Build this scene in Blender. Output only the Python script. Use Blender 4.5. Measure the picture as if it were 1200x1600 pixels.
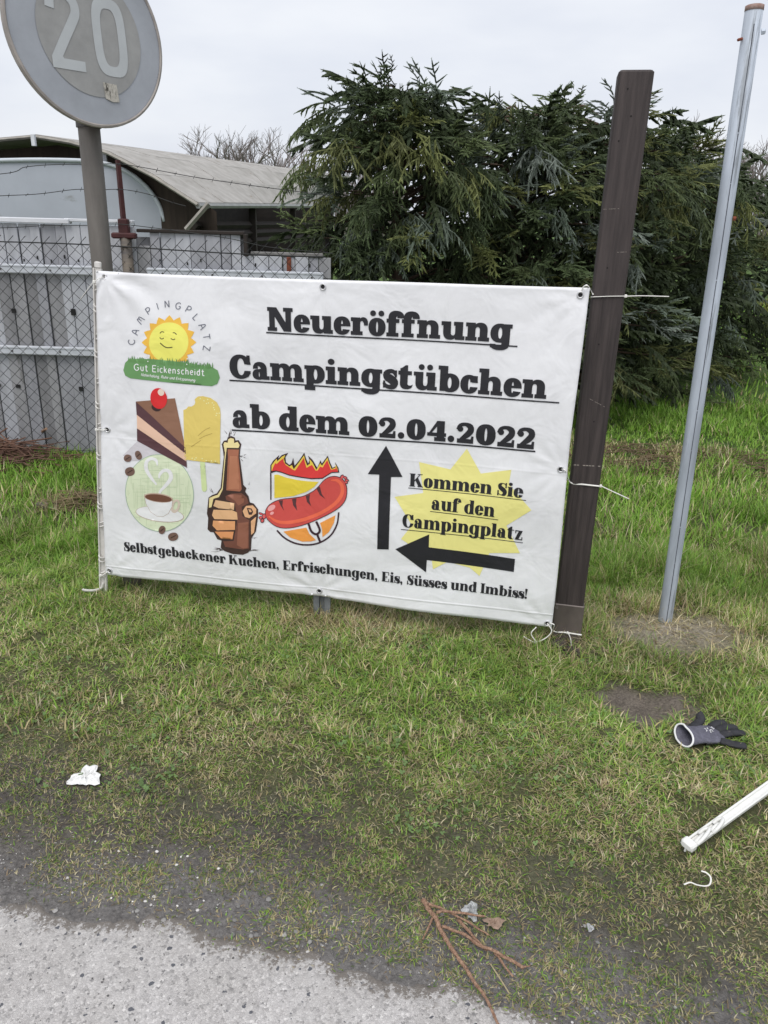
import bpy, bmesh, math, random
import numpy as np
from mathutils import Vector, Matrix
from mathutils.geometry import delaunay_2d_cdt

random.seed(5); RNG = np.random.default_rng(5)
SC = bpy.context.scene
for o in list(bpy.data.objects): bpy.data.objects.remove(o)
COL = SC.collection

# ------------------------------------------------------------------ camera
CAM_H = 1.55; FPX = 1202.0; PITCH = math.radians(20.8); ROLL = math.radians(1.6)
_f = np.array([0, math.cos(PITCH), -math.sin(PITCH)]); _r0 = np.array([1.0, 0, 0]); _u0 = np.cross(_r0, _f)
_r = math.cos(ROLL)*_r0 + math.sin(ROLL)*_u0; _u = -math.sin(ROLL)*_r0 + math.cos(ROLL)*_u0
EYE = np.array([0, 0, CAM_H])
cam = bpy.data.cameras.new('camera'); cam.sensor_fit = 'HORIZONTAL'; cam.sensor_width = 36; cam.lens = 36*FPX/1200
cam.clip_start = 0.02; cam.clip_end = 2000
camo = bpy.data.objects.new('camera', cam); COL.objects.link(camo)
camo.matrix_world = Matrix([[_r[i], _u[i], -_f[i], EYE[i]] for i in range(3)] + [[0, 0, 0, 1]])
SC.camera = camo
SC.render.resolution_x, SC.render.resolution_y = 768, 1024

# ------------------------------------------------------------------ sky and sun (overcast)
SUN_EL = math.radians(60); SUN_AZ = math.radians(195)     # azimuth from +Y, clockwise: behind the camera
W = bpy.data.worlds.new('World'); SC.world = W; W.use_nodes = True
nt = W.node_tree; N = nt.nodes; L = nt.links; N.clear()
wo = N.new('ShaderNodeOutputWorld'); bg = N.new('ShaderNodeBackground'); bg2 = N.new('ShaderNodeBackground'); ad = N.new('ShaderNodeAddShader')
sky = N.new('ShaderNodeTexSky'); sky.sky_type = 'NISHITA'; sky.sun_disc = False; sky.sun_elevation = SUN_EL; sky.sun_rotation = SUN_AZ; sky.dust_density = 3
tc = N.new('ShaderNodeTexCoord'); mp = N.new('ShaderNodeMapping'); mp.inputs['Scale'].default_value = (1, 1, 3.2)
nz = N.new('ShaderNodeTexNoise'); nz.inputs['Scale'].default_value = 2.2; nz.inputs['Detail'].default_value = 5; nz.inputs['Roughness'].default_value = 0.5
cr = N.new('ShaderNodeValToRGB'); cr.color_ramp.elements[0].position = 0.36; cr.color_ramp.elements[1].position = 0.66
cr.color_ramp.elements[0].color = (0.585, 0.615, 0.695, 1); cr.color_ramp.elements[1].color = (0.76, 0.775, 0.81, 1)
L.new(tc.outputs['Generated'], mp.inputs[0]); L.new(mp.outputs[0], nz.inputs['Vector']); L.new(nz.outputs['Fac'], cr.inputs[0])
L.new(cr.outputs[0], bg2.inputs[0]); bg2.inputs[1].default_value = 0.88
L.new(sky.outputs[0], bg.inputs[0]); bg.inputs[1].default_value = 0.012
L.new(bg.outputs[0], ad.inputs[0]); L.new(bg2.outputs[0], ad.inputs[1]); L.new(ad.outputs[0], wo.inputs[0])
sl = bpy.data.lights.new('sun', 'SUN'); sl.energy = 1.5; sl.angle = math.radians(40); sl.color = (1.0, 0.97, 0.93)
so = bpy.data.objects.new('sun', sl); COL.objects.link(so)
sd = Vector((math.sin(SUN_AZ)*math.cos(SUN_EL), math.cos(SUN_AZ)*math.cos(SUN_EL), math.sin(SUN_EL)))
so.location = sd*30; so.rotation_euler = sd.to_track_quat('Z', 'Y').to_euler()
vs = SC.view_settings; vs.view_transform = 'Standard'; vs.look = 'None'; vs.exposure = 0.36; vs.gamma = 1; vs.use_curve_mapping = False
SC.cycles.max_bounces = 6

# ------------------------------------------------------------------ pixel -> place helpers
def ray(x, y): return _f + (x-600)/FPX*_r - (y-800)/FPX*_u
def gnd(x, y, z=0.0):
    d = ray(x, y); return EYE + d*(z-CAM_H)/d[2]
def aty(x, y, Y):
    d = ray(x, y); return EYE + d*Y/d[1]

# ------------------------------------------------------------------ materials
def lin(c): return tuple(((v/255)/12.92 if v/255 <= .04045 else ((v/255+.055)/1.055)**2.4) for v in c)
def mat(name, col, rough=0.7, vary=0.0, vscale=8.0, bump=0.0, bscale=60.0, metal=0.0, stretch=(1, 1, 1), col2=None, detail=6, spec=0.4, attr=False, trans=0.0, spots=None):
    m = bpy.data.materials.new(name); m.use_nodes = True; t = m.node_tree; n = t.nodes; l = t.links; b = n['Principled BSDF']
    b.inputs['Roughness'].default_value = rough; b.inputs['Metallic'].default_value = metal; b.inputs['Specular IOR Level'].default_value = spec
    c = n.new('ShaderNodeTexCoord'); mpn = n.new('ShaderNodeMapping'); mpn.inputs['Scale'].default_value = stretch; l.new(c.outputs['Object'], mpn.inputs[0])
    if attr:
        a = n.new('ShaderNodeAttribute'); a.attribute_name = 'Col'; out = a.outputs['Color']
    else:
        out = None
    if vary > 0 or col2:
        z = n.new('ShaderNodeTexNoise'); z.inputs['Scale'].default_value = vscale; z.inputs['Detail'].default_value = detail; z.inputs['Roughness'].default_value = .6
        l.new(mpn.outputs[0], z.inputs['Vector'])
        r = n.new('ShaderNodeValToRGB'); r.color_ramp.elements[0].position = .33; r.color_ramp.elements[1].position = .67
        if col2 is None:
            r.color_ramp.elements[0].color = tuple(v*(1-vary) for v in col)+(1,); r.color_ramp.elements[1].color = tuple(min(1, v*(1+vary)) for v in col)+(1,)
        else:
            r.color_ramp.elements[0].color = tuple(col)+(1,); r.color_ramp.elements[1].color = tuple(col2)+(1,)
        l.new(z.outputs['Fac'], r.inputs[0]); res = r.outputs[0]
        if out is not None:
            mx = n.new('ShaderNodeMix'); mx.data_type = 'RGBA'; mx.blend_type = 'MULTIPLY'; mx.inputs['Factor'].default_value = 1
            l.new(out, mx.inputs['A']); l.new(res, mx.inputs['B']); res = mx.outputs['Result']
        out = res
    if spots:
        sc, thr, scol, st = spots
        m2 = n.new('ShaderNodeMapping'); m2.inputs['Scale'].default_value = st; l.new(c.outputs['Object'], m2.inputs[0])
        z = n.new('ShaderNodeTexNoise'); z.inputs['Scale'].default_value = sc; z.inputs['Detail'].default_value = 8; z.inputs['Roughness'].default_value = .7; l.new(m2.outputs[0], z.inputs['Vector'])
        r = n.new('ShaderNodeValToRGB'); r.color_ramp.elements[0].position = thr; r.color_ramp.elements[1].position = min(1, thr+.06)
        l.new(z.outputs['Fac'], r.inputs[0])
        mx = n.new('ShaderNodeMix'); mx.data_type = 'RGBA'; l.new(r.outputs[0], mx.inputs['Factor'])
        if out is not None: l.new(out, mx.inputs['A'])
        else: mx.inputs['A'].default_value = tuple(col)+(1,)
        mx.inputs['B'].default_value = tuple(scol)+(1,); out = mx.outputs['Result']
    if out is not None: l.new(out, b.inputs['Base Color'])
    else: b.inputs['Base Color'].default_value = tuple(col)+(1,)
    if bump > 0:
        z = n.new('ShaderNodeTexNoise'); z.inputs['Scale'].default_value = bscale; z.inputs['Detail'].default_value = 5; l.new(mpn.outputs[0], z.inputs['Vector'])
        bp = n.new('ShaderNodeBump'); bp.inputs['Strength'].default_value = bump; bp.inputs['Distance'].default_value = .01
        l.new(z.outputs['Fac'], bp.inputs['Height']); l.new(bp.outputs[0], b.inputs['Normal'])
    if trans > 0:
        tr = n.new('ShaderNodeBsdfTranslucent'); ms = n.new('ShaderNodeMixShader'); ms.inputs[0].default_value = trans
        if out is not None: l.new(out, tr.inputs[0])
        else: tr.inputs[0].default_value = tuple(col)+(1,)
        l.new(b.outputs[0], ms.inputs[1]); l.new(tr.outputs[0], ms.inputs[2]); l.new(ms.outputs[0], n['Material Output'].inputs[0])
    return m

# ------------------------------------------------------------------ object helpers
WLOC = {}
def wl(p): return WLOC.get(p.name, np.zeros(3)) if p is not None else np.zeros(3)
def tag(o, label=None, cat=None, group=None, kind=None):
    if label: o['label'] = label
    if cat: o['category'] = cat
    if group: o['group'] = group
    if kind: o['kind'] = kind
    return o
def thing(name, loc, label, cat, group=None):
    o = bpy.data.objects.new(name, None); COL.objects.link(o); o.location = tuple(loc); o.empty_display_size = .1
    WLOC[o.name] = np.array(loc, float)
    return tag(o, label, cat, group)
def mesh(name, V, F, material, parent=None, smooth=False, colors=None, pivot=None):
    """V in world metres; the object sits at its parent's place."""
    V = np.asarray(V, float).reshape(-1, 3); base = wl(parent) if parent is not None else (np.array(pivot, float) if pivot is not None else np.zeros(3))
    me = bpy.data.meshes.new(name)
    if isinstance(F, np.ndarray):
        k = F.shape[1]; nF = len(F); Vl = V-base
        me.vertices.add(len(V)); me.vertices.foreach_set('co', Vl.astype(np.float32).ravel())
        me.loops.add(nF*k); me.loops.foreach_set('vertex_index', F.astype(np.int32).ravel())
        me.polygons.add(nF); me.polygons.foreach_set('loop_start', np.arange(0, nF*k, k, dtype=np.int32))
        me.polygons.foreach_set('loop_total', np.full(nF, k, np.int32)); me.update(calc_edges=True)
    else:
        me.from_pydata([tuple(v) for v in V-base], [], F); me.update()
    if colors is not None:
        a = me.color_attributes.new('Col', 'FLOAT_COLOR', 'POINT'); c = np.ones((len(V), 4), np.float32); c[:, :3] = colors; a.data.foreach_set('color', c.ravel())
    if smooth: me.polygons.foreach_set('use_smooth', np.ones(len(me.polygons), bool))
    if material: me.materials.append(material)
    o = bpy.data.objects.new(name, me); COL.objects.link(o)
    if parent is not None:
        o.parent = parent; WLOC[o.name] = base
    else:
        o.location = tuple(base); WLOC[o.name] = base
    return o
class MB:
    def __init__(s): s.V = []; s.F = []
    def add(s, V, F):
        k = len(s.V); s.V += [tuple(v) for v in V]; s.F += [tuple(i+k for i in f) for f in F]; return s
    def box(s, c, size, ax=None, bev=0.0):
        """box with chamfered long edges; ax = 3 unit axes"""
        c = np.array(c, float); h = np.array(size, float)/2
        A = np.eye(3) if ax is None else np.array(ax, float)
        if bev <= 0:
            pts = [(sx*h[0], sy*h[1], sz*h[2]) for sz in (-1, 1) for sx, sy in ((-1, -1), (1, -1), (1, 1), (-1, 1))]
            f = [(3, 2, 1, 0), (4, 5, 6, 7), (0, 1, 5, 4), (1, 2, 6, 5), (2, 3, 7, 6), (3, 0, 4, 7)]
        else:
            b = bev; ring = [(-h[0]+b, -h[1]), (h[0]-b, -h[1]), (h[0], -h[1]+b), (h[0], h[1]-b), (h[0]-b, h[1]), (-h[0]+b, h[1]), (-h[0], h[1]-b), (-h[0], -h[1]+b)]
            pts = []; zz = (-h[2], -h[2]+b, h[2]-b, h[2]); sc = (1, 0, 0, 1)
            for z, q in zip(zz, sc):
                for x, y in ring: pts.append((x-(b if q else 0)*np.sign(x)*(abs(x) > h[0]-b*1.5), y-(b if q else 0)*np.sign(y)*(abs(y) > h[1]-b*1.5), z))
            f = [tuple(range(7, -1, -1)), tuple(range(24, 32))]
            for k in range(3):
                for i in range(8): f.append((k*8+i, k*8+(i+1) % 8, k*8+8+(i+1) % 8, k*8+8+i))
        return s.add([c+A.T@np.array(p) for p in pts], f)
    def tube(s, P, R, n=8, cap=True, flat=None):
        """tube along points P with radii R; flat=(sx,sy) squashes the section"""
        P = np.array(P, float); m = len(P); R = np.full(m, R) if np.isscalar(R) else np.array(R, float)
        T = np.gradient(P, axis=0); T /= np.maximum(np.linalg.norm(T, axis=1, keepdims=True), 1e-9)
        ref = np.array([0, 0, 1.0]) if abs(T[0][2]) < .9 else np.array([1.0, 0, 0])
        a = np.cross(T[0], ref); a /= np.linalg.norm(a); V = []
        for i in range(m):
            a = a-T[i]*(a@T[i]); a /= max(np.linalg.norm(a), 1e-9); b = np.cross(T[i], a)
            fx, fy = flat or (1, 1)
            for k in range(n):
                t = 2*math.pi*k/n; V.append(P[i]+R[i]*(fx*math.cos(t)*a+fy*math.sin(t)*b))
        F = [(i*n+k, i*n+(k+1) % n, (i+1)*n+(k+1) % n, (i+1)*n+k) for i in range(m-1) for k in range(n)]
        if cap: F += [tuple(range(n-1, -1, -1)), tuple((m-1)*n+k for k in range(n))]
        return s.add(V, F)
    def ellipsoid(s, c, r, nu=12, nv=8, jit=0.0, seed=0):
        rg = random.Random(seed); V = []; F = []
        for j in range(nv+1):
            ph = math.pi*j/nv
            for i in range(nu):
                th = 2*math.pi*i/nu; q = 1+rg.uniform(-jit, jit)
                V.append((c[0]+r[0]*q*math.sin(ph)*math.cos(th), c[1]+r[1]*q*math.sin(ph)*math.sin(th), c[2]+r[2]*q*math.cos(ph)))
        for j in range(nv):
            for i in range(nu): F.append((j*nu+i, (j+1)*nu+i, (j+1)*nu+(i+1) % nu, j*nu+(i+1) % nu))
        return s.add(V, F)
    def build(s, name, material, parent=None, smooth=False, pivot=None):
        return mesh(name, s.V, s.F, material, parent, smooth, pivot=pivot)
def smooth_path(P, k=6):
    P = np.array(P, float); Q = np.vstack([2*P[0]-P[1], P, 2*P[-1]-P[-2]]); out = []
    for i in range(1, len(Q)-2):
        for t in np.linspace(0, 1, k, endpoint=False):
            a, b, c, d = Q[i-1], Q[i], Q[i+1], Q[i+2]
            out.append(.5*((2*b)+(c-a)*t+(2*a-5*b+4*c-d)*t*t+(3*b-a-3*c+d)*t**3))
    out.append(P[-1]); return np.array(out)
def copy_tree(o, parent=None):
    c = o.copy(); COL.objects.link(c); c.parent = parent
    for ch in list(o.children): copy_tree(ch, c)
    return c

# value noise in numpy
_perm = np.random.default_rng(11).random((256, 256))
def vnoise(x, y, s=1.0, o=0):
    x = np.asarray(x, float)*s+o*17.3; y = np.asarray(y, float)*s+o*9.1
    xi = np.floor(x).astype(int); yi = np.floor(y).astype(int); fx = x-xi; fy = y-yi; fx = fx*fx*(3-2*fx); fy = fy*fy*(3-2*fy)
    g = lambda a, b: _perm[a & 255, b & 255]
    return (g(xi, yi)*(1-fx)+g(xi+1, yi)*fx)*(1-fy)+(g(xi, yi+1)*(1-fx)+g(xi+1, yi+1)*fx)*fy
def fbm(x, y, s=1.0, o=0, n=4): return sum(vnoise(x, y, s*2**k, o+k)*.5**k for k in range(n))/sum(.5**k for k in range(n))
def sstep(a, b, t):
    t = np.clip((np.asarray(t, float)-a)/(b-a), 0, 1); return t*t*(3-2*t)

# ================================================================== SETTING: ground and road
ROAD_PX = [(-260, 1345), (-120, 1372), (0, 1398), (60, 1418), (150, 1424), (230, 1430), (300, 1442), (400, 1468), (480, 1490), (560, 1510), (640, 1522), (710, 1538), (790, 1562), (870, 1582), (960, 1600), (1060, 1625), (1200, 1668), (1400, 1730)]
GRASS_PX = [(-260, 1200), (-100, 1240), (0, 1262), (60, 1300), (120, 1335), (200, 1352), (300, 1372), (400, 1402), (500, 1430), (600, 1452), (700, 1470), (800, 1500), (900, 1535), (1000, 1566), (1100, 1588), (1200, 1600), (1400, 1640)]
RE = np.array([gnd(*p)[:2] for p in ROAD_PX]); GE = np.array([gnd(*p)[:2] for p in GRASS_PX])
def y_road(x): return np.interp(x, RE[:, 0], RE[:, 1], left=None)+np.where(x < RE[0, 0], -.2*(x-RE[0, 0]), 0)+np.where(x > RE[-1, 0], -.2*(x-RE[-1, 0]), 0)
def y_grass(x): return np.interp(x, GE[:, 0], GE[:, 1])+np.where(x < GE[0, 0], -.2*(x-GE[0, 0]), 0)+np.where(x > GE[-1, 0], -.2*(x-GE[-1, 0]), 0)
PATCH = gnd(1005, 1092)[:2]; MOUND = gnd(1052, 990)[:2]; DRYB = gnd(620, 985)[:2]
POST = np.array([0.742, 2.72])
def ghgt(x, y):
    x = np.asarray(x, float); y = np.asarray(y, float)
    t = y-y_road(x); on = sstep(-.13, -.02, t)
    h = (fbm(x, y, 3.0, 1)-.5)*.05*sstep(.2, 1.5, t)+(fbm(x, y, 11, 3)-.5)*.032*sstep(.0, .35, t)+(fbm(x, y, 22, 5, 2)-.5)*.016*on+.003
    h = h*(1-.7*np.exp(-((x-POST[0])**2+(y-POST[1])**2)/.05))
    h = h+.03*np.exp(-(((x-MOUND[0])/.24)**2+((y-MOUND[1])/.16)**2))-.018*np.exp(-(((x-PATCH[0])/.14)**2+((y-PATCH[1])/.11)**2))
    far = sstep(6, 30, np.hypot(x, y)); h = h*(1-far)
    return h*on-.035*(1-on)
def axis(lo, hi, step, reach, g=1.35):
    a = list(np.arange(lo, hi+1e-6, step)); d = step
    v = hi
    while v < reach: d *= g; v += d; a.append(v)
    v = lo; d = step
    while v > -reach: d *= g; v -= d; a.insert(0, v)
    return np.array(a)
gx = axis(-2.2, 2.6, .024, 600); gy = axis(.6, 4.4, .024, 600)
X, Y = np.meshgrid(gx, gy); Z = ghgt(X, Y); nx, ny = len(gx), len(gy)
idx = np.arange(nx*ny).reshape(ny, nx)
F = np.stack([idx[:-1, :-1], idx[:-1, 1:], idx[1:, 1:], idx[1:, :-1]], -1).reshape(-1, 4)
def ground_colour(x, y):
    t = y-y_grass(x); n1 = fbm(x, y, 6, 20); n2 = fbm(x, y, 25, 24)
    soil = np.stack([.225+.13*(n2-.5), .203+.12*(n2-.5), .180+.105*(n2-.5)], -1)*(.8+.5*n1)[..., None]
    th = np.stack([.185+.07*(n1-.5), .200+.06*(n1-.5), .085+.03*(n1-.5)], -1)*(.7+.6*n2)[..., None]
    g = np.stack([.11+.03*(n1-.5), .19+.03*(n1-.5), .045+0*n1], -1)
    gr = np.stack([.37+.16*(n2-.5), .35+.15*(n2-.5), .335+.145*(n2-.5)], -1); tr_ = (1-sstep(.04, .26, y-y_road(x)+.2*(n1-.5)))[..., None]; soil = soil*(1-tr_)+gr*tr_
    a = sstep(-.05, .55, t+.5*(n1-.5))[..., None]*.85
    b = sstep(3.2, 6, y)[..., None]*.9
    c = soil*(1-a)+th*a; c = c*(1-b)+g*b
    pm = np.exp(-(((x-MOUND[0])/.31)**2+((y-MOUND[1]+.02)/.20)**2)*1.2)[..., None]
    c = c*(1-pm)+np.array([.64, .56, .44])*(.7+.6*n2)[..., None]*pm
    pd = sstep(.35, .8, np.exp(-(((x-PATCH[0])/.20)**2+((y-PATCH[1]+.02)/.20)**2))+.9*(fbm(x, y, 13, 98)-.5))[..., None]
    return c*(1-pd)+soil*np.array([1.5, 1.42, 1.32])*pd
gm = mat('ground_soil', (1, 1, 1), .95, vary=.50, vscale=100, bump=1.0, bscale=75, attr=True, spec=.2, detail=9, spots=(330, .70, (.32, .30, .27), (1, 1, 1)))
for n_ in gm.node_tree.nodes:
    if n_.type == 'BUMP': n_.inputs['Distance'].default_value = .03
    if n_.type == 'TEX_NOISE' and n_.inputs['Scale'].default_value == 75: n_.inputs['Detail'].default_value = 10; n_.inputs['Roughness'].default_value = .72
GC = ground_colour(X, Y)
go = mesh('ground', np.stack([X, Y, Z], -1).reshape(-1, 3), F, gm, smooth=True, colors=GC.reshape(-1, 3)); tag(go, 'grass verge of brown soil and worn turf running from road to hedge', 'ground', kind='structure')

# road: ragged edged slab of chip seal
xs = np.concatenate([np.linspace(-40, -2.6, 20), np.arange(-2.5, 2.4, .008), np.linspace(2.5, 40, 20)])
ye = y_road(xs)+(fbm(xs, xs*0, 9, 31)-.5)*.06+(vnoise(xs, xs*0, 40, 33)-.5)*.02+(vnoise(xs, xs*0, 110, 34)-.5)*.022
rows = [(-60.0, .004), (-6, .004), (-1.0, .004), (0.4, .004), (.75, .004)]
V = []; 
for yy, z in rows: V += [(x, min(yy, e-.20), z) for x, e in zip(xs, ye)]
for dy, z in ((-.14, .004), (-.10, .004), (-.05, .005), (-.02, .004), (-.006, .000), (.002, -.02)): V += [(x, e+dy, z) for x, e in zip(xs, ye)]
k = len(xs); nr = len(rows)+6
RC = np.array([[0]*3]*(len(rows)*k)+[[q_]*3 for q_ in (.04, .16, .45, .72, .95, 1) for _ in range(k)], float)
F = [(j*k+i, j*k+i+1, (j+1)*k+i+1, (j+1)*k+i) for j in range(nr-1) for i in range(k-1)]
def road_material():
    m = bpy.data.materials.new('chip_seal'); m.use_nodes = True; n = m.node_tree.nodes; l = m.node_tree.links; b = n['Principled BSDF']
    c = n.new('ShaderNodeTexCoord'); b.inputs['Roughness'].default_value = .9; b.inputs['Specular IOR Level'].default_value = .25
    def vor(s, feat='F1'):
        v = n.new('ShaderNodeTexVoronoi'); v.inputs['Scale'].default_value = s; v.feature = feat; v.inputs['Randomness'].default_value = 1
        wn = n.new('ShaderNodeTexNoise'); wn.inputs['Scale'].default_value = s*1.4; mixv = n.new('ShaderNodeMix'); mixv.data_type = 'VECTOR'; mixv.inputs['Factor'].default_value = .012
        l.new(c.outputs['Object'], wn.inputs['Vector']); l.new(c.outputs['Object'], mixv.inputs['A']); l.new(wn.outputs['Color'], mixv.inputs['B']); l.new(mixv.outputs['Result'], v.inputs['Vector']); return v
    v1 = vor(165); v2 = vor(70)
    r1 = n.new('ShaderNodeValToRGB'); e = r1.color_ramp; e.elements[0].position = 0; e.elements[0].color = (.19, .187, .187, 1); e.elements[1].position = 1; e.elements[1].color = (.70, .68, .66, 1)
    x = e.elements.new(.12); x.color = (.32, .31, .305, 1); x = e.elements.new(.3); x.color = (.47, .453, .443, 1); x = e.elements.new(.8); x.color = (.58, .562, .548, 1)
    l.new(v1.outputs['Color'], r1.inputs[0])
    # rare dark and bluish stones, larger cells
    sp = n.new('ShaderNodeSeparateColor'); l.new(v2.outputs['Color'], sp.inputs[0])
    r2 = n.new('ShaderNodeValToRGB'); r2.color_ramp.elements[0].position = .085; r2.color_ramp.elements[0].color = (1, 1, 1, 1); r2.color_ramp.elements[1].position = .095; r2.color_ramp.elements[1].color = (0, 0, 0, 1)
    l.new(sp.outputs['Green'], r2.inputs[0])
    d2 = n.new('ShaderNodeMath'); d2.operation = 'LESS_THAN'; d2.inputs[1].default_value = .33; l.new(v2.outputs['Distance'], d2.inputs[0])
    mu = n.new('ShaderNodeMath'); mu.operation = 'MULTIPLY'; l.new(r2.outputs[0], mu.inputs[0]); l.new(d2.outputs[0], mu.inputs[1])
    mx = n.new('ShaderNodeMix'); mx.data_type = 'RGBA'; l.new(mu.outputs[0], mx.inputs['Factor']); l.new(r1.outputs[0], mx.inputs['A']); mx.inputs['B'].default_value = (.13, .135, .15, 1)
    # slow stains
    z = n.new('ShaderNodeTexNoise'); z.inputs['Scale'].default_value = 3.5; z.inputs['Detail'].default_value = 8; l.new(c.outputs['Object'], z.inputs['Vector'])
    r3 = n.new('ShaderNodeValToRGB'); r3.color_ramp.elements[0].position = .3; r3.color_ramp.elements[0].color = (.86, .85, .83, 1); r3.color_ramp.elements[1].position = .7; r3.color_ramp.elements[1].color = (1.1, 1.1, 1.1, 1)
    l.new(z.outputs['Fac'], r3.inputs[0]); m3 = n.new('ShaderNodeMix'); m3.data_type = 'RGBA'; m3.blend_type = 'MULTIPLY'; m3.inputs['Factor'].default_value = 1
    l.new(mx.outputs['Result'], m3.inputs['A']); l.new(r3.outputs[0], m3.inputs['B']); at_ = n.new('ShaderNodeAttribute'); at_.attribute_name = 'Col'; z4 = n.new('ShaderNodeTexNoise'); z4.inputs['Scale'].default_value = 70; z4.inputs['Detail'].default_value = 8; z4.inputs['Roughness'].default_value = .7; l.new(c.outputs['Object'], z4.inputs['Vector'])
    sm = n.new('ShaderNodeMath'); sm.operation = 'ADD'; l.new(at_.outputs['Fac'], sm.inputs[0]); vr = n.new('ShaderNodeSeparateColor'); l.new(v1.outputs['Color'], vr.inputs[0]); mz = n.new('ShaderNodeMath'); mz.operation = 'MULTIPLY_ADD'; mz.inputs[1].default_value = .35; l.new(vr.outputs['Blue'], mz.inputs[0]); m7 = n.new('ShaderNodeMath'); m7.operation = 'MULTIPLY'; m7.inputs[1].default_value = .65; l.new(z4.outputs['Fac'], m7.inputs[0]); l.new(m7.outputs[0], mz.inputs[2]); l.new(mz.outputs[0], sm.inputs[1]); r5 = n.new('ShaderNodeValToRGB'); r5.color_ramp.elements[0].position = .80; r5.color_ramp.elements[1].position = .92; sm2 = n.new('ShaderNodeMath'); sm2.operation = 'MULTIPLY'; sm2.inputs[1].default_value = .80; l.new(sm.outputs[0], sm2.inputs[0]); l.new(sm2.outputs[0], r5.inputs[0])
    m6 = n.new('ShaderNodeMix'); m6.data_type = 'RGBA'; l.new(r5.outputs[0], m6.inputs['Factor']); l.new(m3.outputs['Result'], m6.inputs['A']); m6.inputs['B'].default_value = (.21, .19, .17, 1); l.new(m6.outputs['Result'], b.inputs['Base Color'])
    v3 = vor(165, 'DISTANCE_TO_EDGE'); rr = n.new('ShaderNodeValToRGB'); rr.color_ramp.elements[1].position = .22; l.new(v3.outputs['Distance'], rr.inputs[0])
    z2 = n.new('ShaderNodeTexNoise'); z2.inputs['Scale'].default_value = 300; l.new(c.outputs['Object'], z2.inputs['Vector'])
    am = n.new('ShaderNodeMath'); am.operation = 'MULTIPLY_ADD'; am.inputs[1].default_value = .5; l.new(z2.outputs['Fac'], am.inputs[0]); l.new(rr.outputs[0], am.inputs[2])
    bp = n.new('ShaderNodeBump'); bp.inputs['Strength'].default_value = .55; bp.inputs['Distance'].default_value = .004; l.new(am.outputs[0], bp.inputs['Height']); l.new(bp.outputs[0], b.inputs['Normal'])
    return m
ro = mesh('road', V, F, road_material(), smooth=True, colors=RC); tag(ro, 'pale grey chip seal road with ragged edge in the foreground', 'road', kind='structure')

# ================================================================== BANNER
A0 = np.array([-1.2, 2.95]); B0 = np.array([.74, 2.60]); BD = (B0-A0)/np.linalg.norm(B0-A0); BN = np.array([BD[1], -BD[0], 0])   # BN points to the road
def pl(x, y):
    d = ray(x, y); o = np.array([A0[0], A0[1], 0]); t = (o-EYE)@BN/(d@BN); p = EYE+t*d
    return np.array([(p[:2]-A0)@BD, p[2]])
def pls(P): return np.array([pl(*p) for p in P])
EYELETS = [pl(163, 433), pl(505, 448), pl(907, 461), pl(876, 732), pl(855, 974), pl(498, 925), pl(172, 891), pl(168, 671)]
def bdisp(s, z):
    s = np.asarray(s, float); z = np.asarray(z, float)
    d = .010*np.sin(2*math.pi*(s*.55+.1))*np.sin(math.pi*np.clip((z-.1)/1.25, 0, 1))
    d = d+.004*np.sin(2*math.pi*(s*1.5+z*.5)+1)+.0025*np.sin(2*math.pi*(z*2.3-s*.7)+.4)
    for i, e in enumerate(EYELETS):
        dx = s-e[0]; dz = z-e[1]; r = np.hypot(dx, dz); th = np.arctan2(dz, dx)
        amp = (.008, .0015, .0035, .0035, .004, .005, .004, .003)[i]
        d = d-amp*1.1*np.exp(-(r/.05)**2)+amp*np.sin(th*(9 if i == 0 else 11)+i)*np.exp(-r/.10)*sstep(.015, .06, r)
    # bottom hem pocket and a long diagonal fold from the upper left corner
    e = EYELETS[0]; q = (s-e[0])*.62+(z-e[1])*.78; pr = (s-e[0])*.62-(z-e[1])*.78
    d = d+.007*np.exp(-(q/.03)**2)*np.exp(-pr/.22)*(pr > 0)-.004*np.exp(-((q-.06)/.03)**2)*np.exp(-np.clip(pr, 0, 9)/.25)*(pr > 0)
    return d
def bsurf(s, z, off=0.0):
    s = np.asarray(s, float); z = np.asarray(z, float); d = bdisp(s, z)+off
    return np.stack([A0[0]+BD[0]*s+BN[0]*d, A0[1]+BD[1]*s+BN[1]*d, z], -1)
ban = thing('banner', (-.25, 2.78, .1), 'white printed vinyl banner tied between the sign pole and dark wooden post', 'banner')
TOP = smooth_path(pls([(149, 423), (240, 428), (370, 433), (505, 437), (640, 441), (790, 446), (922, 450)]), 4)
BOT = smooth_path(pls([(166, 897), (240, 906), (370, 918), (500, 933), (620, 950), (740, 965), (862, 981)]), 4)
LEF = smooth_path(pls([(149, 423), (152, 520), (157, 640), (161, 780), (166, 897)]), 4)
RIG = smooth_path(pls([(922, 450), (908, 560), (892, 680), (884, 760), (874, 870), (862, 981)]), 4)
def along(C, t):
    d = np.r_[0, np.cumsum(np.linalg.norm(np.diff(C, axis=0), axis=1))]; d /= d[-1]; return np.stack([np.interp(t, d, C[:, 0]), np.interp(t, d, C[:, 1])], -1)
nu, nv = 165, 110
U, Vv = np.meshgrid(np.linspace(0, 1, nu), np.linspace(0, 1, nv)); u1 = U.ravel(); v1 = Vv.ravel()
T_, B_, L_, R_ = along(TOP, u1), along(BOT, u1), along(LEF, v1), along(RIG, v1)
c00, c10, c01, c11 = TOP[0], TOP[-1], BOT[0], BOT[-1]
q = lambda a: a[:, None]
SZ = q(1-v1)*T_+q(v1)*B_+q(1-u1)*L_+q(u1)*R_-(q((1-u1)*(1-v1))*c00+q(u1*(1-v1))*c10+q((1-u1)*v1)*c01+q(u1*v1)*c11)
BV = bsurf(SZ[:, 0], SZ[:, 1]); BV2 = bsurf(SZ[:, 0], SZ[:, 1], -.0009)
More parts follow.
